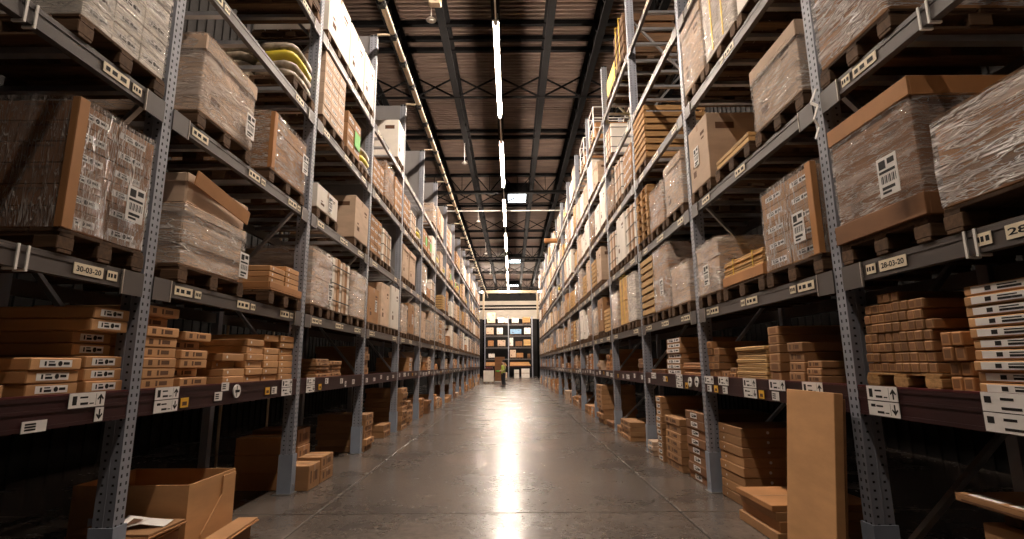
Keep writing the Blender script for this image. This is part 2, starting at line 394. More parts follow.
    mb = MB(); mb.rbox((-.14, -.1, 0), (.14, .1, .22), 'cream', .02); mb.build('case', r)
    mb = MB(); mb.tube((.01, -.102, .12), (.01, -.13, .12), .075, 'rubber', 14); mb.build('horn', r)
    mb = MB()
    for sx in (-1, 1): mb.tube((sx * .1, 0, .22), (sx * .1, 0, .655), .01, 'white', 6)
    mb.build('bracket', r)
    tag(r, 'cream box speaker with black horn hanging from the left ceiling joist', 'speaker')
lights()

# ------------------------------------------------------------------ racks
ZTOP = {'left': 7.92, 'right': 8.9}
def post_mesh(zt, holes=True):
    """C-section upright, aisle face x=0, with punched holes in face and flanges"""
    mb = MB(); p = .0525
    def ladder(P, w0, w1, hw, hh, mat):   # P(a, z) -> point ; strip between a=w0..w1 with one hole per pitch
        n = int(zt / p); c = (w0 + w1) / 2
        for i in range(n):
            z0, z1 = i * p, (i + 1) * p; zm = (z0 + z1) / 2
            o = [P(w0, z0), P(w1, z0), P(w1, z1), P(w0, z1)]
            q = [P(c - hw, zm - hh * .6), P(c + hw, zm - hh * .6), P(c + hw, zm + hh), P(c - hw, zm + hh)]
            mb.add(o + q, [(0, 1, 5, 4), (1, 2, 6, 5), (2, 3, 7, 6), (3, 0, 4, 7)], mat)
    ladder(lambda a, z: (0, a, z), -.05, 0, .008, .014, 'post'); ladder(lambda a, z: (0, a, z), 0, .05, .008, .014, 'post')
    for sy in (-1, 1):
        ladder(lambda a, z: (a, sy * .05, z), 0, .066, .008, .009, 'post')
        mb.box((.066, sy * .05 - .004, 0), (.074, sy * .05 + .004, zt), 'post')
        ladder(lambda a, z: (a, sy * .046, z), .074, .14, .008, .009, 'post')
    # black sheets a little behind the skin, painting the shade seen through the holes
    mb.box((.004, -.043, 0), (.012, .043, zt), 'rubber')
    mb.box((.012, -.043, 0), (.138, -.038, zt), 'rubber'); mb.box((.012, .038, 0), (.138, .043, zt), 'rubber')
    return mb
def racks():
    for side in ('left', 'right'):
        X, Y1, rz = SIDE[side]; sg = 1 if side == 'right' else -1     # local y = sg * world y
        root = empty('pallet_rack', (X, 0, 0), rz)
        zt = ZTOP[side]; levs = [1, 2, 3, 4, 5] + ([6] if side == 'right' else [])
        zs = {'left': zt, 'right': zt}[side]
        pm = post_mesh(zs).build('post'); pmesh = pm.data; bpy.data.objects.remove(pm)
        mb = MB(); mb.box((0, -.045, 0), (.09, .045, zs), 'post'); rear = mb.build('post'); rmesh = rear.data; bpy.data.objects.remove(rear)
        mb = MB(); mb.box((-.014, -.062, .012), (-.006, .062, .45), 'guard'); mb.box((-.006, -.062, .012), (.15, -.054, .45), 'guard'); mb.box((-.006, .054, .012), (.15, .062, .45), 'guard')
        mb.tube((-.014, 0, .10), (-.022, 0, .10), .014, 'steel', 8)
        g = mb.build('post_guard'); gmesh = g.data; bpy.data.objects.remove(g)
        mb = MB(); mb.box((-.03, -.09, .002), (.19, .09, .011), 'steel'); g = mb.build('foot_plate'); fmesh = g.data; bpy.data.objects.remove(g)
        bz = []
        z = .2; k = 0
        if side == 'left': z, k = 1.35, 1
        while z < zs - .9: bz.append((z, k)); z += 1.15; k += 1
        bmesh_ = []
        for z, k in bz:
            mb = MB(); a, b = ((.13, 0, z), (1.02, 0, z + 1.05)) if k % 2 else ((.13, 0, z + 1.05), (1.02, 0, z))
            if side == 'right' and k == 0: a, b = (.13, 0, .2), (1.02, 0, 1.05)
            mb.bar(a, b, .035, .045, 'steel', (0, 1, 0)); q = mb.build('brace'); bmesh_.append(q.data); bpy.data.objects.remove(q)
        mb = MB(); mb.box((.15, -.012, 3.5), (1.0, .012, zs - .01), 'sheet'); mb.box((.142, -.03, 3.5), (.15, .03, zs - .01), 'sheet')
        q = mb.build('side_sheet'); smesh = q.data; bpy.data.objects.remove(q)
        def part(name, me, par, loc=(0, 0, 0)):
            o = bpy.data.objects.new(name, me); COL.objects.link(o); o.parent = par; o.location = loc; return o
        for f in range(NB + 1):
            y = Y1 + BAY * (f - 1)
            fr = empty('upright_frame'); fr.parent = root; fr.location = (0, sg * y, 0)
            part('post', pmesh, fr); part('post', rmesh, fr, (1.02, 0, 0)); part('post_guard', gmesh, fr); part('foot_plate', fmesh, fr)
            for me in bmesh_: part('brace', me, fr)
            if side == 'right' and f == 1:
                tt = MB(); p0 = Vector((-.016, -.03, 3.50))
                for q in ((-.03, .03, 3.42), (-.022, -.035, 3.36), (-.04, .0, 3.27), (-.02, -.02, 3.20), (-.035, .015, 3.12)):
                    q = Vector(q); tt.bar(p0, q, .022, .004, 'white', (1, 0, 0)); p0 = q
                tt.build('tie_tape', fr)
            if side == 'left' and f >= 3: part('side_sheet', smesh, fr)
        # beams
        meshes = {}
        W = BAY - .105
        for l in levs:
            z = LEV[l]; red = l == 1; h = .19 if red else .125
            mb = MB(); mt = 'red' if red else 'beam'
            y0, y1 = -W / 2, W / 2
            mb.box((.004, y0, -h), (.05, y1, -.014), mt); mb.box((.004, y0, -.01), (.03, y1, 0), 'red_lip' if red else mt)
            mb.box((.0, y0, -h), (.004, y1, -h + .022), mt); mb.box((.0, y0, -.035), (.004, y1, -.012), mt)
            if red: mb.box((0, y0, -h * .52), (.004, y1, -h * .42), mt)
            o = mb.build('beam'); meshes[l] = o.data; bpy.data.objects.remove(o)
        mb = MB(); mb.box((1.05, -W / 2, -.12), (1.10, W / 2, 0), 'beam'); o = mb.build('rear_beam'); rb = o.data; bpy.data.objects.remove(o)
        mb = MB(); mb.box((-.008, 0, -.165), (.003, .2, .0), 'beam'); mb.box((-.0105, .192, -.165), (.003, .2, .0), 'edge'); o = mb.build('end_connector'); cm = {1: o.data}; bpy.data.objects.remove(o)
        mb = MB(); mb.box((-.008, -.2, -.165), (.003, 0, .0), 'beam'); mb.box((-.0105, -.2, -.165), (.003, -.192, .0), 'edge'); o = mb.build('end_connector'); cm[-1] = o.data; bpy.data.objects.remove(o)
        mb = MB()
        mb.box((.032, -W / 2, -.03), (1.048, W / 2, -.012), 'wood_dark'); o = mb.build('shelf_board'); shelf = o.data; bpy.data.objects.remove(o)
        mb = MB(); mb.box((.052, -.03, -.05), (1.048, .03, -.006), 'steel'); o = mb.build('support_bar'); bar = o.data; bpy.data.objects.remove(o)
        # label plates
        def plate(text, w=.225, h=.068, m='creamlabel'):
            b = MB(); b.box((-.004, -w / 2, -h / 2), (0, w / 2, h / 2), m)
            if text: put_text(b, text, -.0047, 0, 0, w * .84, h * .5, 'ink')
            else:
                for q, ww in ((.34, .16), (.08, .2), (-.26, .24)): mark(b, -.0047, w * (q - ww / 2), w * (q + ww / 2), -h * .22, h * .22, 'ink')
            o = b.build('location_label'); me = o.data; bpy.data.objects.remove(o); return me
        blank = plate(None); small = plate(None, .085, .062); num = plate('30-03-20' if side == 'left' else '28-03-20'); part28 = plate('28-', .15)
        def strap_mesh():
            b = MB()
            for d in (-.03, .03):
                b.box((-.009, d - .007, -.135), (-.002, d + .007, .001), 'white'); b.box((-.009, d - .007, -.14), (.06, d + .007, -.127), 'white')
            o = b.build('strap'); me = o.data; bpy.data.objects.remove(o); return me
        strap = strap_mesh()
        nbar = 0; rest = MB()
        for b in range(NB):
            yc = Y1 + BAY * (b - .5)
            for l in levs:
                bm = part('beam', meshes[l], root, (0, sg * yc, LEV[l]))
                part('rear_beam', rb, root, (0, sg * yc, LEV[l] if l > 1 else LEV[l] - .012))
                if l > 1 and b <= 6:
                    for e in (1, -1): part('end_connector', cm[-e], bm, (0, e * (W / 2), 0))
                if l > 1 and b <= 8:
                    for j in range(3):
                        if rng.random() < .12 and not (l == 2 and b < 2): continue
                        yo = -W / 2 + .36 + .93 * j
                        me = num if (l == 2 and b == 0 and j == 2) else (part28 if (side == 'right' and l == 2 and b == 0 and j == 1) else blank)
                        if side == 'right' and l == 2 and b == 0 and j == 1: yo = 2.27 - yc
                        if b == 0 and j < 2 and me is blank: continue
                        part('location_label', me, bm, (0, sg * yo, -.062)); 
                        if l == 2 or rng.random() < .4: part('location_label', small, bm, (0, sg * (yo + .19), -.062))
                if l == 2 and b == 0: part('strap', strap, bm, (0, sg * (2.70 - yc if side == 'left' else 2.53 - yc), 0))
                if l == 3 and b == 0: part('strap', strap, bm, (0, sg * (2.52 - yc if side == 'left' else 2.58 - yc), 0))
                if l == 1: part('shelf_board', shelf, root, (0, sg * yc, LEV[1]))
                if l >= 3:
                    for j in range(6):
                        yo = -W / 2 + .22 + .45 * j
                        if nbar < 96 and b <= 4: part('support_bar', bar, root, (0, sg * (yc + yo), LEV[l])); nbar += 1
                        else: rest.box((.052, sg * (yc + yo) - .03, LEV[l] - .05), (1.048, sg * (yc + yo) + .03, LEV[l] - .006), 'steel')
        o = rest.build('support_bar', root); o['kind'] = 'stuff'
        tag(root, 'long blue-grey pallet rack with perforated uprights lining the %s side of the aisle' % side, 'pallet rack')
        RACK[side] = root
RACK = {}
racks()

# price signs on the red beams: sub-parts of their beam
def price_signs():
    def sign(w, h, kind):
        b = MB(); b.box((-.004, -w / 2, -h / 2), (0, w / 2, h / 2), 'yellow' if kind == 'tag' else 'label'); x = -.0047
        if kind in ('up', 'down'):
            mark(b, x, w * .30, w * .42, -h * .3, h * .3, 'ink') if kind == 'up' else mark(b, x, w * .25, w * .4, h * .1, h * .3, 'ink')
            mark(b, x, -w * .0, w * .22, h * .12, h * .24, 'ink'); mark(b, x, -w * .02, w * .2, -h * .32, -h * .16, 'ink'); mark(b, x, -w * .18, -w * .06, -h * .3, -h * .22, 'ink')
            mark(b, x, -w * .242, -w * .232, -h * .4, h * .4, 'ink'); arrow(b, x, -w * .37, 0, h * .72, 'ink', 1 if kind == 'up' else -1)
        elif kind == 'arrow': arrow(b, x, 0, 0, h * .75, 'ink', -1)
        elif kind == 'small':
            for q in (.25, .02, -.22): mark(b, x, -w * .05, w * .4, h * q - .006, h * q + .004, 'ink')
        elif kind == 'tag': mark(b, x, -w * .3, w * .3, -h * .3, h * .1, 'print')
        elif kind == 'wide':
            mark(b, x, w * .34, w * .45, -h * .05, h * .3, 'ink'); mark(b, x, 0, w * .2, h * .12, h * .26, 'ink'); mark(b, x, -w * .1, w * .2, -h * .36, -h * .22, 'ink'); mark(b, x, -w * .45, -w * .36, -h * .1, h * .3, 'ink')
        o = b.build('price_sign'); me = o.data; bpy.data.objects.remove(o); return me
    m = {'up': sign(.27, .088, 'up'), 'down': sign(.27, .088, 'down'), 'arrow': sign(.065, .085, 'arrow'), 'small': sign(.15, .062, 'small'), 'tag': sign(.10, .075, 'tag'), 'plain': sign(.12, .075, 'small'), 'wide': sign(.34, .09, 'wide')}
    def disc_sign():
        b = MB(); disc(b, -.012, 0, 0, .062, 'label', 18); b.tube((-.011, 0, 0), (0, 0, 0), .062, 'label', 18)
        b.add([(-.0127, 0, -.05), (-.0127, .012, -.05), (-.0127, .012, .05), (-.0127, 0, .05)], [(0, 1, 2, 3)], 'ink')
        mark(b, -.0127, -.045, .035, -.012, .012, 'ink'); o = b.build('round_sign'); me = o.data; bpy.data.objects.remove(o); return me
    md = disc_sign()
    beams = {s: sorted([c for c in RACK[s].children if c.name.split('.')[0] == 'beam' and abs(c.location.z - LEV[1]) < .01], key=lambda c: abs(c.location.y)) for s in RACK}
    def put(side, b, y, z, k):
        sg = 1 if side == 'right' else -1
        bm = beams[side][b]; o = bpy.data.objects.new('round_sign' if k == 'disc' else 'price_sign', md if k == 'disc' else m[k]); COL.objects.link(o); o.parent = bm
        o.location = (-.0008, sg * y - bm.location.y, z - LEV[1])
    U, D = 1.285, 1.19
    for a in ((0, 3.27, U, 'up'), (0, 3.375, D, 'arrow'), (0, 2.93, 1.165, 'small'), (0, 2.6, 1.17, 'small'),
              (1, 4.02, U, 'up'), (1, 4.02, D, 'down'), (1, 4.24, D + .01, 'tag'), (1, 4.72, 1.22, 'plain'), (1, 4.82, 1.3, 'plain'), (1, 5.02, 1.25, 'disc'), (1, 5.66, 1.22, 'tag'), (1, 5.82, 1.22, 'plain'), (1, 6.14, U, 'up'), (1, 6.14, D, 'down'),
              (2, 6.86, U, 'up'), (2, 6.86, D, 'down'), (2, 7.2, 1.2, 'tag'), (2, 7.45, 1.27, 'plain'), (2, 8.1, 1.25, 'plain'), (2, 8.3, 1.2, 'arrow'), (2, 8.7, 1.22, 'plain')): put('left', *a)
    for a in ((0, 3.32, U, 'up'), (0, 3.32, D, 'down'), (0, 2.45, U, 'wide'), (0, 2.45, D, 'wide'), (1, 4.08, U, 'up'), (1, 4.62, U, 'up'), (1, 4.66, D, 'plain'), (1, 5.15, U, 'up'), (1, 5.15, D, 'down'), (1, 4.92, D, 'tag'), (1, 5.78, U, 'up'), (1, 5.75, D, 'plain'), (1, 6.2, U, 'up'), (1, 6.2, D, 'plain'), (1, 6.0, D, 'tag'),
              (2, 6.6, 1.25, 'disc'), (2, 6.85, 1.24, 'disc'), (2, 7.3, U, 'up'), (2, 7.3, D, 'down'), (2, 7.0, D, 'tag'), (2, 8.0, 1.25, 'plain'), (2, 7.9, 1.25, 'tag'), (2, 8.6, U, 'up'), (2, 8.9, 1.2, 'plain')): put('right', *a)
    for side in ('left', 'right'):
        Y1 = SIDE[side][1]
        for b in range(3, 11):
            for j in range(5):
                y = Y1 + BAY * (b - 1) + .22 + .52 * j + rng.uniform(-.05, .05); put(side, b, y, rng.choice((U - .03, 1.24, D + .03)), rng.choice(('up', 'plain', 'plain', 'tag', 'small', 'down')))
price_signs()

# ------------------------------------------------------------------ pallet loads
def pallet(parent, w, D, x0, fine, mat='wood_dark'):
    """wooden pallet 144 mm high: deck boards, bearers, runners on blocks"""
    mb = MB(); n = 6; bw = D / n
    for i in range(n): mb.rbox((x0 + i * bw + .008, -w / 2, .122), (x0 + (i + 1) * bw - .008, w / 2, .144), mat, .003)
    ys = (-w / 2 + .055, 0, w / 2 - .055)
    for y in ys: mb.box((x0, y - .05, .1), (x0 + D, y + .05, .121), mat)
    if not fine:
        for y in ys:
            mb.box((x0, y - .05, .003), (x0 + D, y + .05, .024), mat)
            for xb in (x0, x0 + D / 2 - .07, x0 + D - .14): mb.box((xb, y - .06, .024), (xb + .14, y + .06, .1), mat)
        return mb.build('pallet', parent)
    p = mb.build('pallet', parent)
    for y in ys:
        r = MB(); r.rbox((x0, y - .05, .003), (x0 + D, y + .05, .024), mat, .003)
        for xb in (x0, x0 + D / 2 - .07, x0 + D - .14): r.rbox((xb, y - .06, .0245), (xb + .14, y + .06, .0995), mat, .004)
        r.build('runner', p)
    return p
def carton_mesh(mb, a, b, mat, seams=True, marks=0, r=.006):
    mb.rbox(a, b, mat, r); (x0, y0, z0), (x1, y1, z1) = a, b; e = .0012
    if seams:
        ym = (y0 + y1) / 2; t = .03
        mb.box((x0 - e, ym - t, z1 - .002 - min(.09, (z1 - z0) * .3)), (x0, ym + t, z1 - .006), 'seam'); mb.box((x0 + .006, ym - t, z1), (x1 - .006, ym + t, z1 + e), 'seam')
    h, w = z1 - z0, y1 - y0
    if marks & 1:
        for yy, zz, ww, hh in ((.25, .2, .16, .10), (.28, .35, .1, .04), (-.25, .75, .2, .05), (-.25, .68, .14, .03)): mark(mb, x0 - e, (y0 + y1) / 2 + w * (yy - ww / 2), (y0 + y1) / 2 + w * (yy + ww / 2), z0 + h * zz, z0 + h * (zz + hh), 'print')
    if marks & 2:
        for s in (y0 - e, y1 + e): mb.add([(x0 + .1, s, z0 + h * .75), (x0 + .32, s, z0 + h * .75), (x0 + .32, s, z0 + h * .85), (x0 + .1, s, z0 + h * .85)], [(0, 1, 2, 3)], 'print')
def wrap_shell(parent, a, b, mat, seed=0, amp=.012, cells=14, top=True):
    """film drawn round the goods: open below, wrinkled, corners rounded"""
    (x0, y0, z0), (x1, y1, z1) = a, b
    mb = MB(); pts = []; r = .03; vs, fs = [], []
    ring = []
    def seg(p, q, n):
        for i in range(n): ring.append((p[0] + (q[0] - p[0]) * i / n, p[1] + (q[1] - p[1]) * i / n))
    c = [(x0, y0 + r), (x0, y1 - r), (x0 + r, y1), (x1 - r, y1), (x1, y1 - r), (x1, y0 + r), (x1 - r, y0), (x0 + r, y0)]
    ns = [cells, 2, cells, 2, 3, 2, cells, 2]
    for i in range(8): seg(c[i], c[(i + 1) % 8], ns[i])
    cx, cy = (x0 + x1) / 2, (y0 + y1) / 2; m = 10; n = len(ring)
    for k in range(m + 1):
        z = z0 + (z1 - z0) * k / m
        for (px, py) in ring:
            d = noise.noise(Vector((px * 4 + seed, py * 9, z * 5 + seed * 2))) * amp + amp * .9
            l = math.hypot(px - cx, py - cy); vs.append((px + (px - cx) / l * d, py + (py - cy) / l * d, z + (0 if 0 < k < m else noise.noise(Vector((px * 5, py * 7, seed))) * .012)))
    for k in range(m):
        for i in range(n): fs.append((k * n + i, (k + 1) * n + i, (k + 1) * n + (i + 1) % n, k * n + (i + 1) % n))
    mb.add(vs, fs, mat, True)
    if top: mb.add([(p[0], p[1], z1 + .014) for p in vs[m * n:]], [tuple(range(n))[::-1]], mat, True)
    return mb.build('stretch_wrap', parent)
def ship_label(parent, x0, yc, zc, w=.16, h=.24):
    mb = MB(); mb.box((x0 - .003, yc - w / 2, zc - h / 2), (x0, yc + w / 2, zc + h / 2), 'label'); x = x0 - .0037
    mark(mb, x, yc + w * .05, yc + w * .4, zc + h * .2, zc + h * .42, 'ink'); mark(mb, x, yc - w * .4, yc - w * .05, zc + h * .28, zc + h * .42, 'ink')
    mark(mb, x, yc - w * .4, yc + w * .42, zc + h * .08, zc + h * .15, 'ink')
    for i in range(9): mark(mb, x, yc - w * .4 + w * .09 * i, yc - w * .4 + w * (.09 * i + .03 + .03 * (i % 2)), zc - h * .18, zc + h * .02, 'ink')
    mark(mb, x, yc - w * .3, yc + w * .35, zc - h * .34, zc - h * .26, 'ink'); mark(mb, x, yc - w * .1, yc + w * .35, zc - h * .44, zc - h * .38, 'ink')
    return mb.build('shipping_label', parent)
def small_label(mb, x, yc, zc, w, h):
    mark(mb, x, yc - w / 2, yc + w / 2, zc - h / 2, zc + h / 2, 'label'); e = x - .0006
    mark(mb, e, yc + w * .30, yc + w * .36, zc - h * .3, zc + h * .3, 'ink'); mark(mb, e, yc + w * .02, yc + w * .24, zc - h * .32, zc, 'ink'); mark(mb, e, yc + w * .06, yc + w * .24, zc + h * .15, zc + h * .32, 'ink')
    disc(mb, e, yc - w * .12, zc, h * .36, 'ink', 10)
    mark(mb, e, yc - w * .42, yc - w * .22, zc - h * .16, zc + h * .2, 'ink')

def load(name, kind, w, h, D=1.10, x0=-.012, fine=True, mat='card', **k):
    """one pallet load, local origin on the beams, aisle face towards -x"""
    r = empty(name); pallet(r, w, D, x0, fine, k.get('pal', 'wood_dark')); z0 = .147; e = .012
    a, b = (x0 + e, -w / 2 + e, z0), (x0 + D - e, w / 2 - e, z0 + h)
    if kind == 'carton':
        lh = k.get('lid', 0)
        mb = MB(); carton_mesh(mb, a, (b[0], b[1], b[2] - (.002 if lh else 0)), mat, marks=k.get('marks', 3)); mb.build('carton', r)
        if lh:
            mb = MB()
            o = .014
            mb.rbox((a[0] - o, a[1] - o, b[2] - lh), (a[0] - .002, b[1] + o, b[2] + .02), k.get('lidmat', mat), .004); mb.rbox((b[0] + .002, a[1] - o, b[2] - lh), (b[0] + o, b[1] + o, b[2] + .02), k.get('lidmat', mat), .004)
            mb.rbox((a[0] - .002, a[1] - o, b[2] - lh), (b[0] + .002, a[1] - .002, b[2] + .02), k.get('lidmat', mat), .004); mb.rbox((a[0] - .002, b[1] + .002, b[2] - lh), (b[0] + .002, b[1] + o, b[2] + .02), k.get('lidmat', mat), .004)
            mb.box((a[0] - .002, a[1] - .002, b[2] + .002), (b[0] + .002, b[1] + .002, b[2] + .02), k.get('lidmat', mat))
            mb.build('lid', r)
        if k.get('skirt'):
            mb = MB(); o = .03
            mb.rbox((a[0] - o, a[1] - o, z0), (a[0] - .003, b[1] + o, z0 + .13), mat, .004)
            mb.rbox((a[0] - .003, a[1] - o, z0), (b[0], a[1] - .003, z0 + .13), mat, .004); mb.rbox((a[0] - .003, b[1] + .003, z0), (b[0], b[1] + o, z0 + .13), mat, .004); mb.build('base_tray', r)
    elif kind == 'grid':
        ny, nz = k.get('ny', 2), k.get('nz', 4); nx = 2
        for iz in range(nz):
            for iy in range(ny):
                y0 = a[1] + (b[1] - a[1]) * iy / ny; y1 = a[1] + (b[1] - a[1]) * (iy + 1) / ny; c0 = z0 + h * iz / nz; c1 = z0 + h * (iz + 1) / nz; j = rng.uniform(0, .008)
                mb = MB(); carton_mesh(mb, (a[0] + j, y0 + .002, c0 + .001), (b[0], y1 - .002, c1 - .002), mat, False, 2, .004)
                c = mb.build('carton', r)
                if k.get('labels', True):
                    lb = MB(); small_label(lb, a[0] + j - .0013, (y0 + y1) / 2 + (y1 - y0) * .12 * k.get('lside', 0), (c0 + c1) / 2, min(.26, (y1 - y0) * .7), min(.045, (c1 - c0) * .55)); lb.build('label', c)
    elif kind == 'tiers':
        n = k.get('n', 2); t = h / n
        for i in range(n):
            c0, c1 = z0 + t * i, z0 + t * (i + 1); o = .018
            mb = MB(); carton_mesh(mb, (a[0] + .02, a[1] + .02, c0 + .001), (b[0] - .02, b[1] - .02, c1 - .015), mat, False, 0, .012); c = mb.build('carton', r)
            mb = MB(); lz = c1 - t * .30
            mb.rbox((a[0] + .002, a[1] + .002, lz), (a[0] + .019, b[1] - .002, c1 - .001), mat, .005); mb.rbox((b[0] - .019, a[1] + .002, lz), (b[0] - .002, b[1] - .002, c1 - .001), mat, .005)
            mb.rbox((a[0] + .0195, a[1] + .002, lz), (b[0] - .0195, a[1] + .019, c1 - .001), mat, .005); mb.rbox((a[0] + .0195, b[1] - .019, lz), (b[0] - .0195, b[1] - .002, c1 - .001), mat, .005)
            mb.box((a[0] + .0195, a[1] + .0195, c1 - .014), (b[0] - .0195, b[1] - .0195, c1 - .001), mat); mb.build('lid', c)
        mb = MB(); T = Matrix.Translation((a[0] - .012, 0, z0 + h - .14)) @ Matrix.Rotation(.12, 4, 'X') @ Matrix.Rotation(-.1, 4, 'Y')
        mb.rbox((-.012, a[1] + .03, 0), (.0, b[1] - .05, .13), 'card_orange', .003, T); mb.build('loose_flap', r)
    elif kind == 'crate':
        n = k.get('n', 5)
        mb = MB(); mb.box((a[0] + .05, a[1] + .05, z0), (b[0] - .05, b[1] - .05, z0 + h * .88), 'card_dark'); mb.build('contents', r)
        mb = MB()
        for i in range(n):
            c = z0 + h * (i + .5) / n; q = h / n * .36
            mb.rbox((a[0], a[1], c - q), (a[0] + .02, b[1], c + q), mat, .004); mb.rbox((b[0] - .02, a[1], c - q), (b[0], b[1], c + q), mat, .004)
            for y in (a[1], b[1] - .02): mb.rbox((a[0] + .021, y, c - q), (b[0] - .021, y + .02, c + q), mat, .004)
        mb.build('slats', r)
        for y in (a[1] + .021, b[1] - .081):
            for x in (a[0] + .021, b[0] - .051): 
                mb = MB(); mb.box((x, y, z0), (x + .03, y + .06, z0 + h), mat); mb.build('corner_post', r)
    elif kind == 'plank':
        n = k.get('n', 8); t = h / n
        if k.get('tray'):
            mb = MB(); mb.rbox((a[0] - .01, a[1] - .01, z0), (b[0], b[1] + .01, z0 + k['tray']), 'card_orange', .004); mb.build('tray', r); z0 += k['tray'] + .002; t = (h - k['tray']) / n
        for i in range(n):
            j = rng.uniform(0, .025); mb = MB(); mb.rbox((a[0] + j, a[1] + rng.uniform(0, .02), z0 + t * i + .003), (b[0], b[1] - rng.uniform(0, .02), z0 + t * (i + 1) - .002), mat, .004); mb.build('board', r)
        if k.get('strap'):
            for y in (-w * .28, w * .2):
                mb = MB(); mb.box((a[0] - .006, y - .01, z0), (a[0] - .002, y + .01, z0 + t * n + .004), 'yellow_paint'); mb.box((a[0] - .006, y - .01, z0 + t * n), (b[0], y + .01, z0 + t * n + .004), 'yellow_paint'); mb.build('strap', r)
    elif kind == 'pallets':
        n = k.get('n', 4); t = h / n
        for i in range(n):
            q = pallet(r, w, D, x0, False, mat); q.location = (0, rng.uniform(-.015, .015), z0 - .003 + .147 * i); q.name = 'pallet'
    elif kind == 'sack':
        n = k.get('n', 4); t = h / n
        for i in range(n):
            for jx in range(2):
                mb = MB(); vs, fs = [], []; N, K = 14, 8; y0, y1 = a[1] - .01, b[1] + .01; X0 = a[0] + jx * (D - .03) / 2; X1 = X0 + (D - .03) / 2 - .006
                sd = rng.uniform(0, 50)
                for q in range(K + 1):
                    ph = -PI / 2 + PI * q / K
                    for p in range(N):
                        th = 2 * PI * p / N; cx = math.copysign(abs(math.cos(th)) ** .45, math.cos(th)); sy = math.copysign(abs(math.sin(th)) ** .45, math.sin(th))
                        cr = max(.0, math.cos(ph)) ** .4
                        x = (X0 + X1) / 2 + (X1 - X0) / 2 * cx * cr; y = (y0 + y1) / 2 + (y1 - y0) / 2 * sy * cr
                        z = z0 + t * (i + .5) + t * .56 * math.copysign(abs(math.sin(ph)) ** .8, math.sin(ph)) + .03 * noise.noise(Vector((x * 5, y * 5, sd))) + .012 * noise.noise(Vector((x * 14, y * 14, sd)))
                        vs.append((x, y, max(z, z0 + .001)))
                for q in range(K):
                    for p in range(N): fs.append((q * N + p, q * N + (p + 1) % N, (q + 1) * N + (p + 1) % N, (q + 1) * N + p))
                mb.add(vs, fs, 'sack_yellow' if (i == n - 2 and jx == 0) or k.get('yellow') else mat, True); s = mb.build('sack', r)
        if k.get('green'):
            mb = MB(); mb.rbox((a[0] - .025, -.16, z0 + h * .3), (a[0] - .016, .16, z0 + h * .75), 'green', .004); mb.build('sign_card', r)
    elif kind == 'cage':
        mb = MB(); mb.rbox((a[0], a[1], z0), (b[0], b[1], z0 + .04), 'wood', .004); mb.build('base', r)
        mb = MB()
        for x in (a[0] + .02, b[0] - .02):
            for y in (a[1] + .02, b[1] - .02): mb.tube((x, y, z0 + .04), (x, y, z0 + h), .018, 'white', 8)
        for z in (z0 + h * .35, z0 + h * .65, z0 + h):
            for y in (a[1] + .02, b[1] - .02): mb.tube((a[0] + .02, y, z), (b[0] - .02, y, z), .014, 'white', 8)
            for x in (a[0] + .02, b[0] - .02): mb.tube((x, a[1] + .02, z), (x, b[1] - .02, z), .014, 'white', 8)
        mb.build('frame', r)
        mb = MB(); carton_mesh(mb, (a[0] + .08, a[1] + .08, z0 + .042), (b[0] - .1, b[1] - .08, z0 + h * .55), 'card'); mb.build('carton', r)
    elif kind == 'strapped':
        n = 7
        for i in range(n):
            y0 = a[1] + (b[1] - a[1]) * i / n; y1 = a[1] + (b[1] - a[1]) * (i + 1) / n
            mb = MB(); mb.rbox((a[0] + rng.uniform(0, .02), y0 + .003, z0), (b[0], y1 - .003, z0 + h - rng.uniform(0, .05)), ('card_white', 'card', 'card_pale')[i % 3], .006); mb.build('carton', r)
        for z in (.18, .5, .82):
            mb = MB(); zz = z0 + h * z
            mb.box((a[0] - .008, a[1] - .006, zz - .008), (a[0] - .002, b[1] + .006, zz + .008), 'rubber'); mb.box((a[0] - .002, a[1] - .006, zz - .008), (b[0], a[1] - .002, zz + .008), 'rubber'); mb.box((a[0] - .002, b[1] + .002, zz - .008), (b[0], b[1] + .006, zz + .008), 'rubber'); mb.build('strap', r)
    if k.get('wrap'):
        wh = k.get('wraph', 1.0)
        wrap_shell(r, (a[0] - .012, a[1] - .012, z0 + .004), (b[0] + .006, b[1] + .012, z0 + h * wh + .02), k['wrap'], rng.uniform(0, 90), k.get('amp', .01))
    if k.get('corner'):
        for sy in (k['corner'],):
            y = sy * (w / 2 - e); mb = MB(); q = .022 if k.get('wrap') else .008
            yo = y + sy * q
            mb.rbox((a[0] - q - .006, min(yo, yo - sy * .075), z0), (a[0] - q, max(yo, yo - sy * .075), z0 + h + .01), 'card_orange', .002); mb.rbox((a[0] - q + .0003, min(yo, yo - sy * .005), z0), (a[0] + .02, max(yo, yo - sy * .005), z0 + h + .01), 'card_orange', .002)
            mb.build('corner_board', r)
    if k.get('label'):
        ly, lz = k['label']; ship_label(r, a[0] - (.05 if k.get('wrap') else .006) - (.03 if k.get('skirt') else 0), w * ly, z0 + h * lz)
    if k.get('green_mark'):
        mb = MB(); mb.rbox((a[0] - .012, -w * .42, z0 + h * .25), (a[0] - .006, 0, z0 + h * .7), 'green', .003); mb.build('sign_card', r)
    if k.get('ystraps'):
        for y in (-w * .22, w * .12):
            mb = MB(); mb.box((a[0] - .034, y - .014, z0), (a[0] - .028, y + .014, z0 + h + .03), 'yellow_paint'); mb.box((a[0] - .034, y - .014, z0 + h + .025), (b[0], y + .014, z0 + h + .031), 'yellow_paint'); mb.build('strap', r)
    return r
USED = set()
def place(r, side, y, l, label, group=None, z=None):
    X, Y1, rz = SIDE[side]
    r.location = (X, y, (LEV[l] if z is None else z) + .002); r.rotation_euler = (0, 0, rz)
    tag(r, label, 'pallet load', group)
    return r

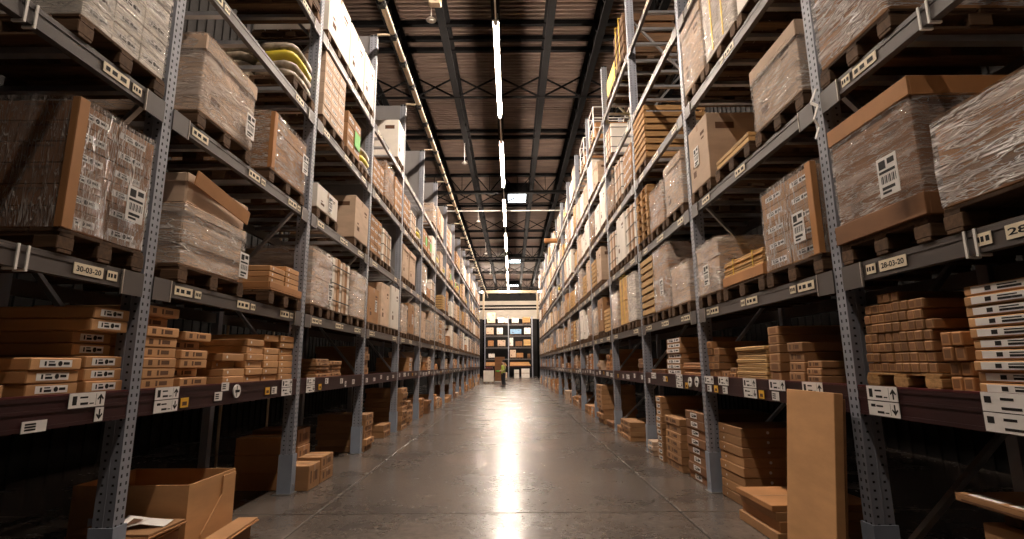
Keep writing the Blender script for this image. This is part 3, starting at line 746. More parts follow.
def near_loads():
    def L(side, l, y0, y1, words_, name, kind, h, **k):
        Y1 = SIDE[side][1]; b = math.floor(((y0 + y1) / 2 - Y1) / BAY); lo = Y1 + BAY * b + .085; hi = Y1 + BAY * (b + 1) - .085
        y0, y1 = max(lo, y0 * 1.02), min(hi, y1 * 1.022); w = y1 - y0
        place(load(name, kind, w, h, **k), side, (y0 + y1) / 2, l, words_)
    # ---- left
    L('left', 2, 2.83, 3.61, 'wrapped stack of brown cartons with white strip labels, second shelf, nearest bay, left rack', 'wrapped_load', 'grid', .80, ny=2, nz=6, mat='card_dark', wrap='film_v', wraph=1, label=(-.22, .36), lside=1, amp=.006, corner=1)
    L('left', 2, 3.9, 4.86, 'wide wrapped carton load with a loose folded lid, second shelf, left rack, second bay', 'wrapped_load', 'tiers', .76, n=3, mat='card_pale', wrap='film_h', wraph=.62, label=(-.40, .2), amp=.006)
    L('left', 3, 2.75, 3.6, 'tall wrapped carton at the upper corner, third shelf, nearest bay, left rack', 'wrapped_load', 'grid', .98, ny=3, nz=7, mat='card_white', wrap='film_h', labels=True, amp=.008)
    L('left', 3, 3.93, 4.80, 'wrapped pale carton with overhanging lid, third shelf, left rack, second bay', 'lidded_load', 'carton', .68, mat='card_pale', lid=.12, label=(-.34, .3), wrap='film_soft', amp=.004)
    L('left', 3, 5.2, 6.12, 'brown carton load wrapped in wrinkled film, third shelf, left rack, far end of second bay', 'wrapped_load', 'grid', .64, ny=1, nz=4, mat='card', wrap='film_h', labels=False, label=(-.36, .55), corner=1)
    L('left', 3, 6.55, 7.36, 'low pale carton with sloping side, third shelf, left rack, start of third bay', 'carton_load', 'carton', .33, mat='card_white', label=(-.1, .5))
    L('left', 3, 8.2, 9.1, 'tall brown carton with faint print, third shelf, left rack, end of third bay', 'carton_load', 'carton', .72, mat='card_pale')
    L('left', 4, 5.60, 6.38, 'pallet of printed sacks with one yellow sack, fourth shelf, left rack, second bay', 'sack_load', 'sack', .47, mat='sack', n=4)
    L('left', 4, 6.56, 7.45, 'tall pallet of stacked pale cartons, fourth shelf, left rack, start of third bay', 'stacked_load', 'grid', .975, ny=3, nz=6, mat='card_pale', lside=0)
    L('left', 4, 7.62, 8.3, 'carton load with bright green card, fourth shelf, left rack, middle of third bay', 'stacked_load', 'grid', .62, ny=2, nz=3, mat='card', green_mark=True)
    L('left', 4, 8.4, 9.1, 'low sack load, fourth shelf, left rack, end of third bay', 'sack_load', 'sack', .36, mat='sack', n=3)
    L('left', 5, 5.55, 6.36, 'dark wooden crate on the fifth shelf, left rack, second bay', 'crate_load', 'crate', .72, mat='wood_dark', n=5)
    L('left', 5, 6.56, 7.50, 'large white carton on the fifth shelf, left rack, first of three in third bay', 'carton_load', 'carton', .86, mat='card_white')
    L('left', 5, 7.54, 8.30, 'large white carton on the fifth shelf, left rack, middle of three in third bay', 'carton_load', 'carton', .84, mat='card_white')
    L('left', 5, 8.35, 9.12, 'large white carton on the fifth shelf, left rack, last of three in third bay', 'carton_load', 'carton', .84, mat='card_white')
    L('left', 5, 11.1, 11.9, 'white-faced brown carton on the fifth shelf, left rack, end of fourth bay', 'carton_load', 'carton', .92, mat='card_white')
    L('left', 2, 6.54, 7.24, 'milky wrapped rounded load, second shelf, left rack, first of three in third bay', 'wrapped_load', 'grid', .74, ny=2, nz=4, mat='card_pale', wrap='film_soft', labels=False, label=(-.3, .3), amp=.016)
    L('left', 2, 7.32, 8.12, 'upright brown and white packs bound with black straps, second shelf, left rack, third bay', 'strapped_load', 'strapped', .80)
    L('left', 2, 8.2, 9.0, 'milky wrapped rounded load, second shelf, left rack, last of three in third bay', 'wrapped_load', 'grid', .72, ny=1, nz=3, mat='card_pale', wrap='film_soft', labels=False, amp=.018)
    # ---- right
    L('right', 2, 2.70, 3.46, 'orange-brown wrapped crate with wide lid and white label, second shelf, nearest bay, right rack', 'lidded_load', 'carton', .82, mat='card_dark', lid=.10, lidmat='card_orange', wrap='film_h', wraph=.84, label=(-.30, .35), skirt=True)
    L('right', 2, 1.30, 2.60, 'long load in shiny stretch wrap at the edge, second shelf, nearest bay, right rack', 'wrapped_load', 'grid', .46, ny=2, nz=2, mat='card', wrap='foil', labels=False, amp=.016)
    L('right', 2, 3.68, 4.50, 'wrapped pale carton stack with white labels, second shelf, right rack, start of second bay', 'wrapped_load', 'grid', .71, ny=2, nz=5, mat='card', wrap='film_v', label=(-.28, .35), amp=.005, corner=-1)
    L('right', 2, 4.56, 5.45, 'yellowish planks strapped in a brown tray, second shelf, right rack, middle of second bay', 'plank_load', 'plank', .26, mat='plank', n=6, tray=.10, strap=True)
    L('right', 2, 5.53, 6.32, 'milky wrapped load with white label, second shelf, right rack, end of second bay', 'wrapped_load', 'grid', .58, ny=1, nz=3, mat='card_pale', wrap='film_soft', labels=False, label=(-.1, .35), amp=.014)
    L('right', 3, 2.75, 3.53, 'tall load in shiny wrinkled wrap at the upper corner, third shelf, nearest bay, right rack', 'wrapped_load', 'grid', .95, ny=1, nz=4, mat='card', wrap='foil', labels=False, amp=.016)
    L('right', 3, 3.68, 4.46, 'wrapped carton with pale lid, third shelf, right rack, start of second bay', 'lidded_load', 'carton', .60, mat='card_pale', lid=.12, wrap='film_h', wraph=.8)
    L('right', 3, 4.60, 5.40, 'low stack of boards on a pallet, third shelf, right rack, middle of second bay', 'plank_load', 'plank', .10, mat='plank', n=2)
    L('right', 3, 5.56, 6.33, 'white-faced tall carton with brown side, third shelf, right rack, end of second bay', 'carton_load', 'carton', .80, mat='card_pale', label=(.1, .5))
    L('right', 4, 3.75, 4.6, 'pale carton load bound with brown frame, fourth shelf, right rack, start of second bay', 'carton_load', 'carton', .8, mat='card_white')
    L('right', 4, 4.66, 5.45, 'white load bound with two yellow straps, fourth shelf, right rack, second bay', 'strapped_load', 'grid', .92, ny=2, nz=3, mat='card_white', ystraps=True, wrap='film_soft', labels=False)
    L('right', 4, 5.50, 6.33, 'pale wrapped carton beside the yellow-strapped load, fourth shelf, right rack, second bay', 'lidded_load', 'carton', .88, mat='card_pale', wrap='film_h', lid=.1)
    L('right', 2, 6.50, 7.24, 'small milky plastic-wrapped box, second shelf, right rack, start of third bay', 'wrapped_load', 'grid', .52, ny=1, nz=2, mat='card_pale', wrap='film_soft', labels=False)
    L('right', 2, 7.32, 8.08, 'two-tier brown carton load with bold label, second shelf, right rack, middle of third bay', 'stacked_load', 'grid', .95, ny=1, nz=2, mat='card', labels=False, label=(-.2, .35), wrap='film_soft')
    L('right', 2, 8.16, 9.0, 'tall slatted wooden crate, second shelf, right rack, end of third bay', 'crate_load', 'crate', .98, mat='plank', n=8)
    L('right', 2, 9.34, 9.95, 'grey milky wrapped load, second shelf, right rack, start of fourth bay', 'wrapped_load', 'grid', .88, ny=1, nz=2, mat='card_white', wrap='film_soft', labels=False)
    L('right', 2, 10.0, 10.75, 'yellow-wrapped stacked carton load, second shelf, right rack, middle of fourth bay', 'strapped_load', 'grid', .94, ny=2, nz=2, mat='plank', ystraps=True, labels=False)
    L('right', 3, 6.50, 7.25, 'slatted crate with wide top, third shelf, right rack, start of third bay', 'lidded_load', 'carton', .72, mat='card_pale', lid=.1, wrap='film_h')
    L('right', 3, 7.35, 8.1, 'carton load with old wrap, third shelf, right rack, middle of third bay', 'wrapped_load', 'grid', .62, ny=2, nz=3, mat='card', wrap='film_h', labels=False)
    L('right', 3, 8.2, 9.05, 'tall pile of bare wooden pallets, third shelf, right rack, end of third bay', 'pallet_pile', 'pallets', .8, mat='wood', n=6)
    L('right', 4, 8.15, 9.05, 'crate of orange slats with pale face, fourth shelf, right rack, end of third bay', 'crate_load', 'crate', .98, mat='wood', n=8)
    L('right', 6, 9.3, 10.2, 'wooden crate with yellow straps on the top shelf, right rack, start of fourth bay', 'crate_load', 'crate', .95, mat='wood_dark', n=4, ystraps=True)
    L('right', 6, 10.3, 11.2, 'yellow plank stack on the top shelf, right rack, middle of fourth bay', 'plank_load', 'plank', .5, mat='yellow_paint', n=4)
    L('right', 6, 13.2, 14.05, 'open white wire cage on the top shelf, right rack, nearer of two', 'cage_load', 'cage', .95)
    L('right', 6, 15.1, 15.95, 'open white wire cage on the top shelf, right rack, farther of two', 'cage_load', 'cage', .92)
near_loads()

DONE = {('left', 2): 3, ('left', 3): 3, ('left', 4): 3, ('left', 5): 4, ('right', 2): 3, ('right', 3): 3, ('right', 4): 3, ('right', 5): 3, ('right', 6): 4}
def far_loads():
    P = {}
    def proto(key, name, kind, look, h, **k):
        r = load(name, kind, .82, h, fine=False, **k); P[key] = (r, look, h); return r
    proto('pale', 'carton_load', 'carton', 'pale brown carton load', .86, mat='card_pale')
    proto('white', 'carton_load', 'carton', 'whitish carton load', .92, mat='card_white')
    proto('brown', 'carton_load', 'carton', 'brown carton load', .72, mat='card', label=(-.2, .5))
    proto('film', 'wrapped_load', 'grid', 'milky film-wrapped load', .84, ny=1, nz=3, mat='card_pale', wrap='film_soft', labels=False)
    proto('filmb', 'wrapped_load', 'grid', 'brown film-wrapped carton stack', .7, ny=2, nz=4, mat='card', wrap='film_h', labels=False)
    proto('strap', 'strapped_load', 'strapped', 'black-strapped upright packs', .78)
    proto('grid', 'stacked_load', 'grid', 'stacked brown cartons with labels', .76, ny=3, nz=4, mat='card')
    proto('crate', 'crate_load', 'crate', 'slatted wooden crate', .72, mat='plank', n=6)
    proto('plank', 'plank_load', 'plank', 'low plank stack', .34, mat='plank', n=6)
    proto('sack', 'sack_load', 'sack', 'printed sack load', .45, mat='sack', n=3)
    proto('green', 'stacked_load', 'grid', 'carton load with green card', .55, ny=2, nz=2, mat='card', green_mark=True)
    proto('lid', 'lidded_load', 'carton', 'pale lidded box load', .8, mat='card_pale', lid=.1)
    proto('low', 'carton_load', 'carton', 'low orange-brown carton load', .34, mat='card_orange')
    first = {k: True for k in P}
    mix = {('left', 2): 'pale film pale film brown low grid film white strap filmb pale', ('left', 3): 'pale film pale brown crate white grid film strap pale lid low',
           ('left', 4): 'green sack plank crate grid film strap sack white pale filmb green', ('left', 5): 'white brown white film pale grid white crate lid pale white strap',
           ('right', 2): 'film white film brown crate pale filmb lid strap grid low film', ('right', 3): 'film pale brown white filmb strap lid crate grid film pale white',
           ('right', 4): 'white brown crate film strap pale grid white filmb sack lid white', ('right', 5): 'white crate brown strap film white pale grid sack lid film white', ('right', 6): 'film crate white pale sack lid grid plank film brown strap white'}
    for (side, l), t in mix.items():
        keys = t.split(); Y1 = SIDE[side][1]
        for b in range(DONE[side, l], NB):
            for s in range(3):
                y = Y1 + BAY * (b - 1) + .505 + .895 * s
                if (side, l) == ('left', 5) and (b in (3, 4) or b == 5 and s < 2): continue
                if (side, l) == ('right', 2) and b == 3 and s < 2: continue
                if (side, l) == ('right', 6) and (b in (4, 5) or b == 8 and s == 2): continue
                if (side, l) == ('right', 5) and b == 3 and s < 2: continue
                if (side, l) == ('right', 5) and b == 4 and s < 1: continue
                if rng.random() < (.10 if l != 6 else .2): continue
                kx = rng.choice(keys); src, look, h = P[kx]
                if first[kx]: r = src; first[kx] = False; r = src
                else: r = dup(src)
                sc = (1.0, rng.uniform(.86, .99), rng.uniform(.7, 1.18))
                lim = {2: 1.08, 3: 1.10, 4: 1.06, 5: 1.15, 6: 1.2}[l]
                if (h + .147) * sc[2] > lim: sc = (1, sc[1], lim / (h + .147))
                r.scale = sc; y += rng.uniform(-.015, .015)
                place(r, side, y, l, '%s, %s, %s rack, %s bay, %s place' % (look, SHELF[l], side, bayword(b), ('nearest', 'middle', 'farthest')[s]), 'pallet loads on the %s of the %s rack' % (SHELF[l], side))
far_loads()

# ------------------------------------------------------------------ single cartons in stacks
PROTO = {}
def carton_proto(name, w, h, d, mat, style, kids):
    key = (name, round(w, 3), round(h, 4), round(d, 2), mat, style)
    if key in PROTO: return dup(PROTO[key])
    mb = MB(); carton_mesh(mb, (0, -w / 2, 0), (d, w / 2, h - .0035), mat, h > .15, 0, .006)
    if style == 'print':
        for yy, zz, ww, hh in ((.3, .5, .12, .5), (.05, .5, .06, .5), (-.15, .5, .25, .4)): mark(mb, -.0008, w * (yy - ww / 2), w * (yy + ww / 2), h * (zz - hh / 2), h * (zz + hh / 2), 'print')
    if style == 'end':
        for a, b in ((-.5, .5),): mark(mb, -.0006, -w * .30, w * .30, h * .2, h * .8, 'card_dark')
    if style == 'board': mark(mb, -.0008, -w * .45, w * .45, h * .42, h * .55, 'print')
    o = mb.build(name)
    if kids and style in ('label', 'longlabel', 'dot', 'sidedot'):
        lb = MB()
        if style == 'label': small_label(lb, -.0015, w * .02, h * .5, min(w * .62, .24), h * .58)
        if style == 'longlabel': small_label(lb, -.0015, 0, h * .5, w * .86, h * .66)
        if style == 'dot': disc(lb, -.0015, w * .3, h * .5, .014, 'label', 10)
        if style == 'sidedot': lb.add([(.28 + .016 * math.cos(2 * PI * i / 10), -w / 2 - .0015, h * .5 + .016 * math.sin(2 * PI * i / 10)) for i in range(10)], [tuple(range(10))], 'label'); disc(lb, -.0015, w * .25, h * .45, .012, 'label', 10)
        q = lb.build('label', o)
    PROTO[key] = o
    return o
def nth(i, n): return 'topmost' if i == n - 1 and n > 1 else ('bottom' if i == 0 else ORD[i] + ' from bottom')
def stack(side, b, l, where, y0, y1, n, h, look='flat brown carton', mat='card', style='print', d=.85, x=.055, z=None, name='flat_carton', kids=True, jit=.012, group=None, skip=()):
    X, Y1, rz = SIDE[side]; base = (0.003 if l == 0 else LEV[1] - .010) if z is None else z
    w = y1 - y0; g = group or 'cartons on the %s of the %s rack' % (SHELF[l], side)
    for i in range(n):
        o = carton_proto(name, w - .008, h, d - (.0), mat, style, kids)
        jy = rng.uniform(-jit, jit); jx = rng.uniform(-jit, jit)
        if i in skip: jx += .10
        sg = 1 if side == 'right' else -1
        o.location = (X + sg * (x + jx), (y0 + y1) / 2 + jy * .6, base + h * i); o.rotation_euler = (0, 0, rz + rng.uniform(-1, 1) * jit * .6)
        tag(o, '%s, %s, %s, %s, %s rack %s bay' % (look, nth(i, n), where, SHELF[l], side, bayword(b)) if n > 1 else '%s, %s, %s, %s rack %s bay' % (look, where, SHELF[l], side, bayword(b)), 'carton', g)

def near_stacks():
    A = lambda *a, **k: stack('left', *a, **{**({'mat': 'card_tan'} if a[0] < 2 else {}), **k})
    A(0, 1, 'at the picture edge', 2.40, 2.79, 1, .075, style='label')
    A(0, 1, 'three-high stack', 2.90, 3.26, 3, .0735, look='labelled flat carton', style='label')
    A(0, 1, 'seven-high stack', 3.285, 3.605, 7, .0785, look='labelled flat carton', style='label', skip=(3, 4))
    A(1, 1, 'first stack', 3.79, 4.17, 8, .077, skip=(6,)); A(1, 1, 'second stack', 4.24, 4.62, 6, .075, skip=(4, 1))
    A(1, 1, 'third stack', 4.86, 5.25, 4, .071, style='dot', look='dotted flat carton', skip=(2,)); A(1, 1, 'fourth stack', 5.27, 5.62, 6, .073, style='dot', look='dotted flat carton')
    A(1, 1, 'fifth stack', 5.64, 5.99, 7, .072, style='dot', look='dotted flat carton', skip=(5,)); A(1, 1, 'sixth stack', 6.01, 6.38, 7, .073, style='dot', look='dotted flat carton')
    A(2, 1, 'first stack', 7.22, 7.72, 5, .052, look='thin brown pack', name='flat_pack', mat='card', jit=.03, x=.09); A(2, 1, 'second stack', 7.75, 8.3, 4, .058, look='thin brown pack', name='flat_pack', jit=.03, x=.09)
    # flat cartons in the open crate on the second shelf
    t = empty('open_crate'); w = .84; pallet(t, w, 1.12, -.06, True)
    mb = MB(); mb.rbox((-.06, -w / 2, .147), (1.06, w / 2, .165), 'card_orange', .004); mb.rbox((-.06, -w / 2, .166), (-.045, w / 2, .235), 'card_orange', .004); mb.rbox((-.044, -w / 2, .166), (1.06, -w / 2 + .012, .235), 'card_orange', .004); mb.rbox((-.044, w / 2 - .012, .166), (1.06, w / 2, .235), 'card_orange', .004); mb.build('tray', t)
    place(t, 'left', 5.83, 2, 'open brown tray on a pallet holding flat cartons, second shelf, left rack, second bay')
    t['category'] = 'tray'
    zb = LEV[2] + .172
    A(1, 2, 'nearer column in tray', 5.44, 5.82, 4, .062, z=zb, style='dot', x=-.03, look='flat carton', jit=.004); A(1, 2, 'farther column in tray', 5.84, 6.21, 5, .062, z=zb, style='dot', x=-.03, look='flat carton', jit=.004)
    R = lambda *a, **k: stack('right', *a, **k)
    R(0, 1, 'ten-high stack', 2.03, 2.69, 10, .0545, look='long white-labelled carton', style='longlabel', mat='card_tan', name='long_carton', jit=.009, x=.05)
    # square-ended long cartons on a small pallet
    t = empty('low_pallet'); pallet(t, .60, .98, .04, True, 'wood'); t.scale = (1, 1, .62)
    place(t, 'right', 3.20, 1, 'low wooden pallet under the square-ended cartons, red shelf, right rack, nearest bay', z=LEV[1] - .01); t['category'] = 'pallet'
    zb = LEV[1] - .01 + .144 * .62 + .006; rows = [9, 9, 9, 9, 9, 8, 8, 3]
    for i, n in enumerate(rows):
        yo = 3.485 - (.0 if i < 4 else .02 if i < 6 else .04) - (.12 if i == 7 else 0)
        for j in range(n):
            o = carton_proto('square_carton', .0605, .0605, .88, 'card', 'end', True)
            o.location = (XR + .045 + rng.uniform(-.005, .005), yo - .031 - .0625 * j, zb + .0615 * i); o.rotation_euler = (0, 0, rng.uniform(-.002, .002))
            tag(o, 'square-ended long carton, %s row up, %s along, in the pile on red shelf, right rack' % (ORD[i], ORD[j]), 'carton', 'square-ended cartons piled on a low pallet')
    for i in range(4):
        for j in range(2):
            o = carton_proto('square_carton', .068, .078, .8, 'card_orange', 'end', True)
            o.location = (XR + .045 + (.02 if i < 2 else -.0) + rng.uniform(-.006, .006), 2.865 - .035 - .072 * j, LEV[1] - .008 + .0795 * i); o.rotation_euler = (0, 0, 0)
            tag(o, 'small square carton, %s row up, %s column, beside the long labelled cartons, right rack' % (ORD[i], ('farther', 'nearer')[j]), 'carton', 'small square cartons between the pile and the long cartons')
    R(1, 1, 'second stack', 4.25, 4.49, 4, .082, look='brown carton'); R(1, 1, 'nearest stack', 4.03, 4.235, 3, .058, look='brown carton')
    R(1, 1, 'tall third stack', 4.64, 4.84, 6, .081, look='brown carton', style='end')
    R(1, 1, 'wide plank-like stack', 4.87, 5.52, 8, .040, look='thin long pack', name='flat_pack', style='board', mat='plank', jit=.016, x=.05)
    R(1, 1, 'small heap', 5.56, 5.72, 2, .055, look='small brown carton', name='small_carton'); R(1, 1, 'low heap', 5.75, 5.93, 1, .07, look='small brown carton', name='small_carton')
    R(1, 1, 'nearer post column', 6.0, 6.16, 4, .083, look='small brown carton', name='small_carton', style='end'); R(1, 1, 'farther post column', 6.17, 6.33, 5, .083, look='small brown carton', name='small_carton', style='end')
    R(2, 1, 'first stack', 6.50, 7.26, 4, .042, look='wide orange pack', name='flat_pack', mat='card_orange', style='board'); R(2, 1, 'tall labelled stack', 7.32, 8.0, 7, .075, look='white-labelled carton', style='longlabel')
    R(2, 1, 'low stack', 8.15, 8.95, 2, .035, look='wide thin pack', name='flat_pack', mat='card_dark')
    # floor, right
    R(1, 0, 'tall stack', 5.66, 6.28, 8, .1, look='wide flat carton', style='sidedot', x=.09, d=.95, z=.003, jit=.008)
    R(2, 0, 'first stack', 6.54, 7.22, 8, .108, look='dark white-labelled carton', mat='card_dark', style='label', x=.03)
    R(2, 0, 'second stack', 7.42, 8.12, 7, .102, look='flat brown carton', x=.0); R(2, 0, 'third stack', 8.22, 8.52, 10, .097, look='white-labelled carton', style='label', x=-.02)
    R(2, 0, 'low box by the post', 8.78, 9.10, 3, .075, look='pale labelled carton', mat='card_pale', style='label', x=-.03)
    R(3, 0, 'low stack', 10.35, 11.2, 4, .09, x=-.05); R(3, 0, 'flat pile', 11.3, 11.86, 1, .16, x=0)
    # floor, left
    A(2, 0, 'front row, near column', 6.57, 6.94, 1, .29, look='open brown carton', name='carton', x=-.15, d=.3); A(2, 0, 'back row, near column', 6.60, 6.94, 3, .205, look='brown carton', name='carton', x=.17, d=.6, mat='card_orange')
    A(2, 0, 'front row, far column', 7.0, 7.45, 2, .16, look='brown carton', name='carton', x=-.16, d=.31); A(2, 0, 'back row, far column', 7.0, 7.42, 3, .22, look='brown carton', name='carton', x=.17, d=.6)
    A(3, 0, 'bulging stack', 9.4, 9.9, 6, .105, look='soft brown pack', name='flat_pack', x=-.05, jit=.025)
    A(4, 0, 'tall slanting stack', 12.35, 12.95, 9, .105, look='thin brown pack', name='flat_pack', x=-.05, jit=.03); A(4, 0, 'second stack', 13.1, 13.6, 5, .12, x=-.03, jit=.02); A(4, 0, 'third stack', 13.7, 14.4, 3, .15, look='brown carton', name='carton', jit=.02)
    A(3, 0, 'low stack at the far post', 11.1, 11.7, 2, .13, jit=.02)
    R(4, 0, 'bulging tall stack', 13.3, 14.15, 8, .118, look='soft brown pack', name='flat_pack', x=-.05, jit=.03); R(4, 0, 'flat pile', 12.3, 13.1, 2, .07, look='dark brown pack', name='flat_pack', mat='card_dark', x=0)
near_stacks()

# one carton leaning out of the small heap on the floor, the big open carton and the flattened sheets
def floor_bits():
    r = empty('open_carton', (-2.50, 4.58, .003), PI)
    mb = MB(); mb.box((0, -.34, 0), (.9, .34, .01), 'card_tan'); mb.box((0, -.34, .01), (.012, .34, .575), 'card_tan'); mb.box((.888, -.34, .01), (.9, .34, .575), 'card_tan'); mb.box((.012, -.34, .01), (.888, -.328, .575), 'card_tan'); mb.box((.012, .328, .01), (.888, .34, .575), 'card_tan')
    mb.add([(-.0008, -.18, .47), (-.0008, -.30, .47), (-.0008, -.30, .53), (-.0008, -.18, .53)], [(0, 1, 2, 3)], 'print'); disc(mb, -.0008, -.16, .22, .035, 'print', 8)
    mb.build('body', r)
    mb = MB(); t = -.012
    mb.add([(t, .14, .03), (t, -.33, .03), (t, -.33, .55), (t, -.13, .55), (t, -.13, .40), (t, .14, .16), (-.002, .14, .03), (-.002, -.33, .03), (-.002, -.33, .55), (-.002, -.13, .55), (-.002, -.13, .40), (-.002, .14, .16)],
           [(0, 1, 2, 3, 4, 5)[::-1], (0, 5, 11, 6), (5, 4, 10, 11), (4, 3, 9, 10), (3, 2, 8, 9), (2, 1, 7, 8), (1, 0, 6, 7)], 'card_tan'); mb.build('flap', r)
    mb = MB(); mb.add([(.3, .342, .28), (.75, .342, .28), (.75, .342, .34), (.3, .342, .34)], [(0, 1, 2, 3)], 'label'); mb.build('label', r)
    tag(r, 'big brown carton with a folded cut flap standing on the floor, left rack, second bay', 'carton')
    for i, (x, y, z, w, d, h, a, mt, nm) in enumerate(((-2.50, 3.985, .003, .40, .6, .15, 0, 'card_dark', 'dark lower pack beside the left upright'), (-2.51, 3.985, .156, .40, .6, .13, .01, 'card_dark', 'dark upper pack beside the left upright'), (-2.30, 4.52, .003, .72, .18, .12, 0, 'card_dark', 'narrow pack lying in front of the open carton'))):
        mb = MB(); mb.rbox((-d, -w / 2, 0), (0, w / 2, h), mt, .005); o = mb.build('flat_pack', None, (x, y, z), a); tag(o, nm + ', floor, left rack', 'flat pack', 'flat packs under the cardboard sheets')
    for i, (x, y, z, w, d, a, nm) in enumerate(((-2.245, 4.53, .126, .85, .19, .05, 'long sheet lying in front of the big open carton'), (-2.50, 3.985, .289, .42, .58, .03, 'lower sheet on the dark packs beside the left upright'), (-2.47, 3.99, .322, .40, .6, -.05, 'upper sheet on the dark packs beside the left upright'))):
        mb = MB()
        mb.rbox((-d, -w / 2, 0), (0, w / 2, .012), 'card_orange', .002); mb.rbox((-d + .01, -w / 2 + .015, .0125), (-.01, w / 2 - .01, .030), 'card', .002)
        o = mb.build('cardboard_sheet', None, (x, y, z), a); tag(o, 'orange-brown ' + nm, 'cardboard sheet', 'flattened cardboard sheets on the floor')
    mb = MB(); mb.add([(0, 0, 0), (.16, .02, .03), (.15, .2, .02), (-.01, .19, .05), (0, 0, .004), (.16, .02, .034), (.15, .2, .024), (-.01, .19, .054)], [(0, 3, 2, 1), (4, 5, 6, 7), (0, 1, 5, 4), (1, 2, 6, 5), (2, 3, 7, 6), (3, 0, 4, 7)], 'label')
    mb.add([(.16, .021, .031), (.31, .05, .0), (.29, .22, .0), (.15, .2, .021), (.16, .021, .035), (.31, .05, .004), (.29, .22, .004), (.15, .2, .025)], [(0, 3, 2, 1), (4, 5, 6, 7), (0, 1, 5, 4), (1, 2, 6, 5), (2, 3, 7, 6), (3, 0, 4, 7)], 'label')
    mb.add([(.05, .04, .0185), (.12, .05, .031), (.11, .16, .026), (.05, .15, .04)], [(0, 1, 2, 3)], 'print')
    o = mb.build('paper', None, (-2.80, 3.89, .355), .1); tag(o, 'creased white papers lying on the flattened sheets beside the left upright', 'paper')
    # tall flat carton leaning against the red beam
    r = empty('leaning_carton', (2.075, 3.935, .004))
    lean = math.atan2(.125, 1.265); T = Matrix.Rotation(lean, 4, 'Y')
    mb = MB(); mb.rbox((0, -.31, 0), (.062, .31, 1.275), 'card_tan', .004, T); mb.build('body', r)
    mb = MB(); mb.rbox((.064, -.30, .0), (.086, .29, 1.24), 'card_dark', .004, T @ Matrix.Translation((0, 0, .0))); mb.build('backing_sheet', r)
    tag(r, 'tall flat brown carton leaning upright against the red beam, right rack', 'carton')
    for i, (w, x, t) in enumerate(((.74, -.13, .085), (.72, -.10, .085), (.70, -.12, .07), (.68, -.15, .05))):
        mb = MB(); z = .004 + (.0, .087, .174, .246)[i]
        mb.rbox((0, -w / 2, 0), (.9, w / 2, t), 'card' if i % 2 == 0 else 'card_orange', .005)
        if i == 3: mb.box((.005, -.006, t), (.89, .006, t + .001), 'seam')
        o = mb.build('flat_carton', None, (XR + x, 4.96, z), rng.uniform(-.02, .02)); tag(o, 'flat carton, %s in the low pile behind the tall leaning carton, right rack' % nth(i, 4), 'carton', 'low pile behind the leaning carton')
    # boards pushed in at the near right, on a dark base
    for i, (y0, y1, x, z, h) in enumerate(((1.5, 2.85, .16, .003, .22), (1.55, 2.82, .18, .226, .22), (1.5, 2.80, .17, .449, .11), (1.55, 2.84, .09, .562, .105), (1.5, 2.94, .05, .750, .04))):
        mb = MB(); mb.rbox((0, y0, 0), (.8, y1, h), 'card_dark' if i < 3 else 'card', .005)
        if i == 4:
            mb.box((.0, y0 - .001, h), (.01, y1, h + .001), 'seam'); mark(mb, -.001, 2.0, 2.9, .008, .016, 'print')
            mb.add([(.02, 2.70, h + .0012), (.09, 2.70, h + .0012), (.09, 2.88, h + .0012), (.02, 2.88, h + .0012)], [(0, 1, 2, 3)], 'label'); mb.add([(.03, 2.46, h + .0012), (.12, 2.46, h + .0012), (.12, 2.66, h + .0012), (.03, 2.66, h + .0012)], [(0, 1, 2, 3)], 'label'); mb.add([(.03, 2.40, h + .0012), (.12, 2.40, h + .0012), (.12, 2.46, h + .0012), (.03, 2.46, h + .0012)], [(0, 1, 2, 3)], 'yellow')
        o = mb.build('board_pack', None, (XR + x, 0, z + .0)); tag(o, 'wide brown board pack, %s in the floor pile, nearest bay, right rack' % nth(i, 5), 'board pack', 'board packs on the floor of the nearest right bay')
    for i, (a, b) in enumerate(((2.3, 2.4), (2.7, 2.79), (1.7, 1.8))):
        m2 = MB(); m2.rbox((.16, a, 0), (.8, b, .076), 'wood_dark', .004); o = m2.build('wood_batten', None, (XR, 0, .670)); tag(o, 'short wooden batten, %s one under the topmost board pack, nearest bay, right rack' % ('middle', 'farthest', 'nearest')[i], 'batten', 'battens under the top board pack')
    # thin vertical pipes in the dark bays
    for i, (x, y) in enumerate(((-3.82, 7.0), (-3.82, 8.35), (-3.82, 9.75))):
        mb = MB(); mb.tube((0, 0, 0.002), (0, 0, 7.6), .018, 'cream', 8); mb.box((-.06, -.06, 0.0015), (.06, .06, .01), 'steel')
        o = mb.build('sprinkler_pipe', None, (x, y, 0)); tag(o, 'thin vertical pipe behind the left rack, %s of three' % ('nearest', 'middle', 'farthest')[i], 'pipe', 'vertical pipes behind the left rack')
floor_bits()

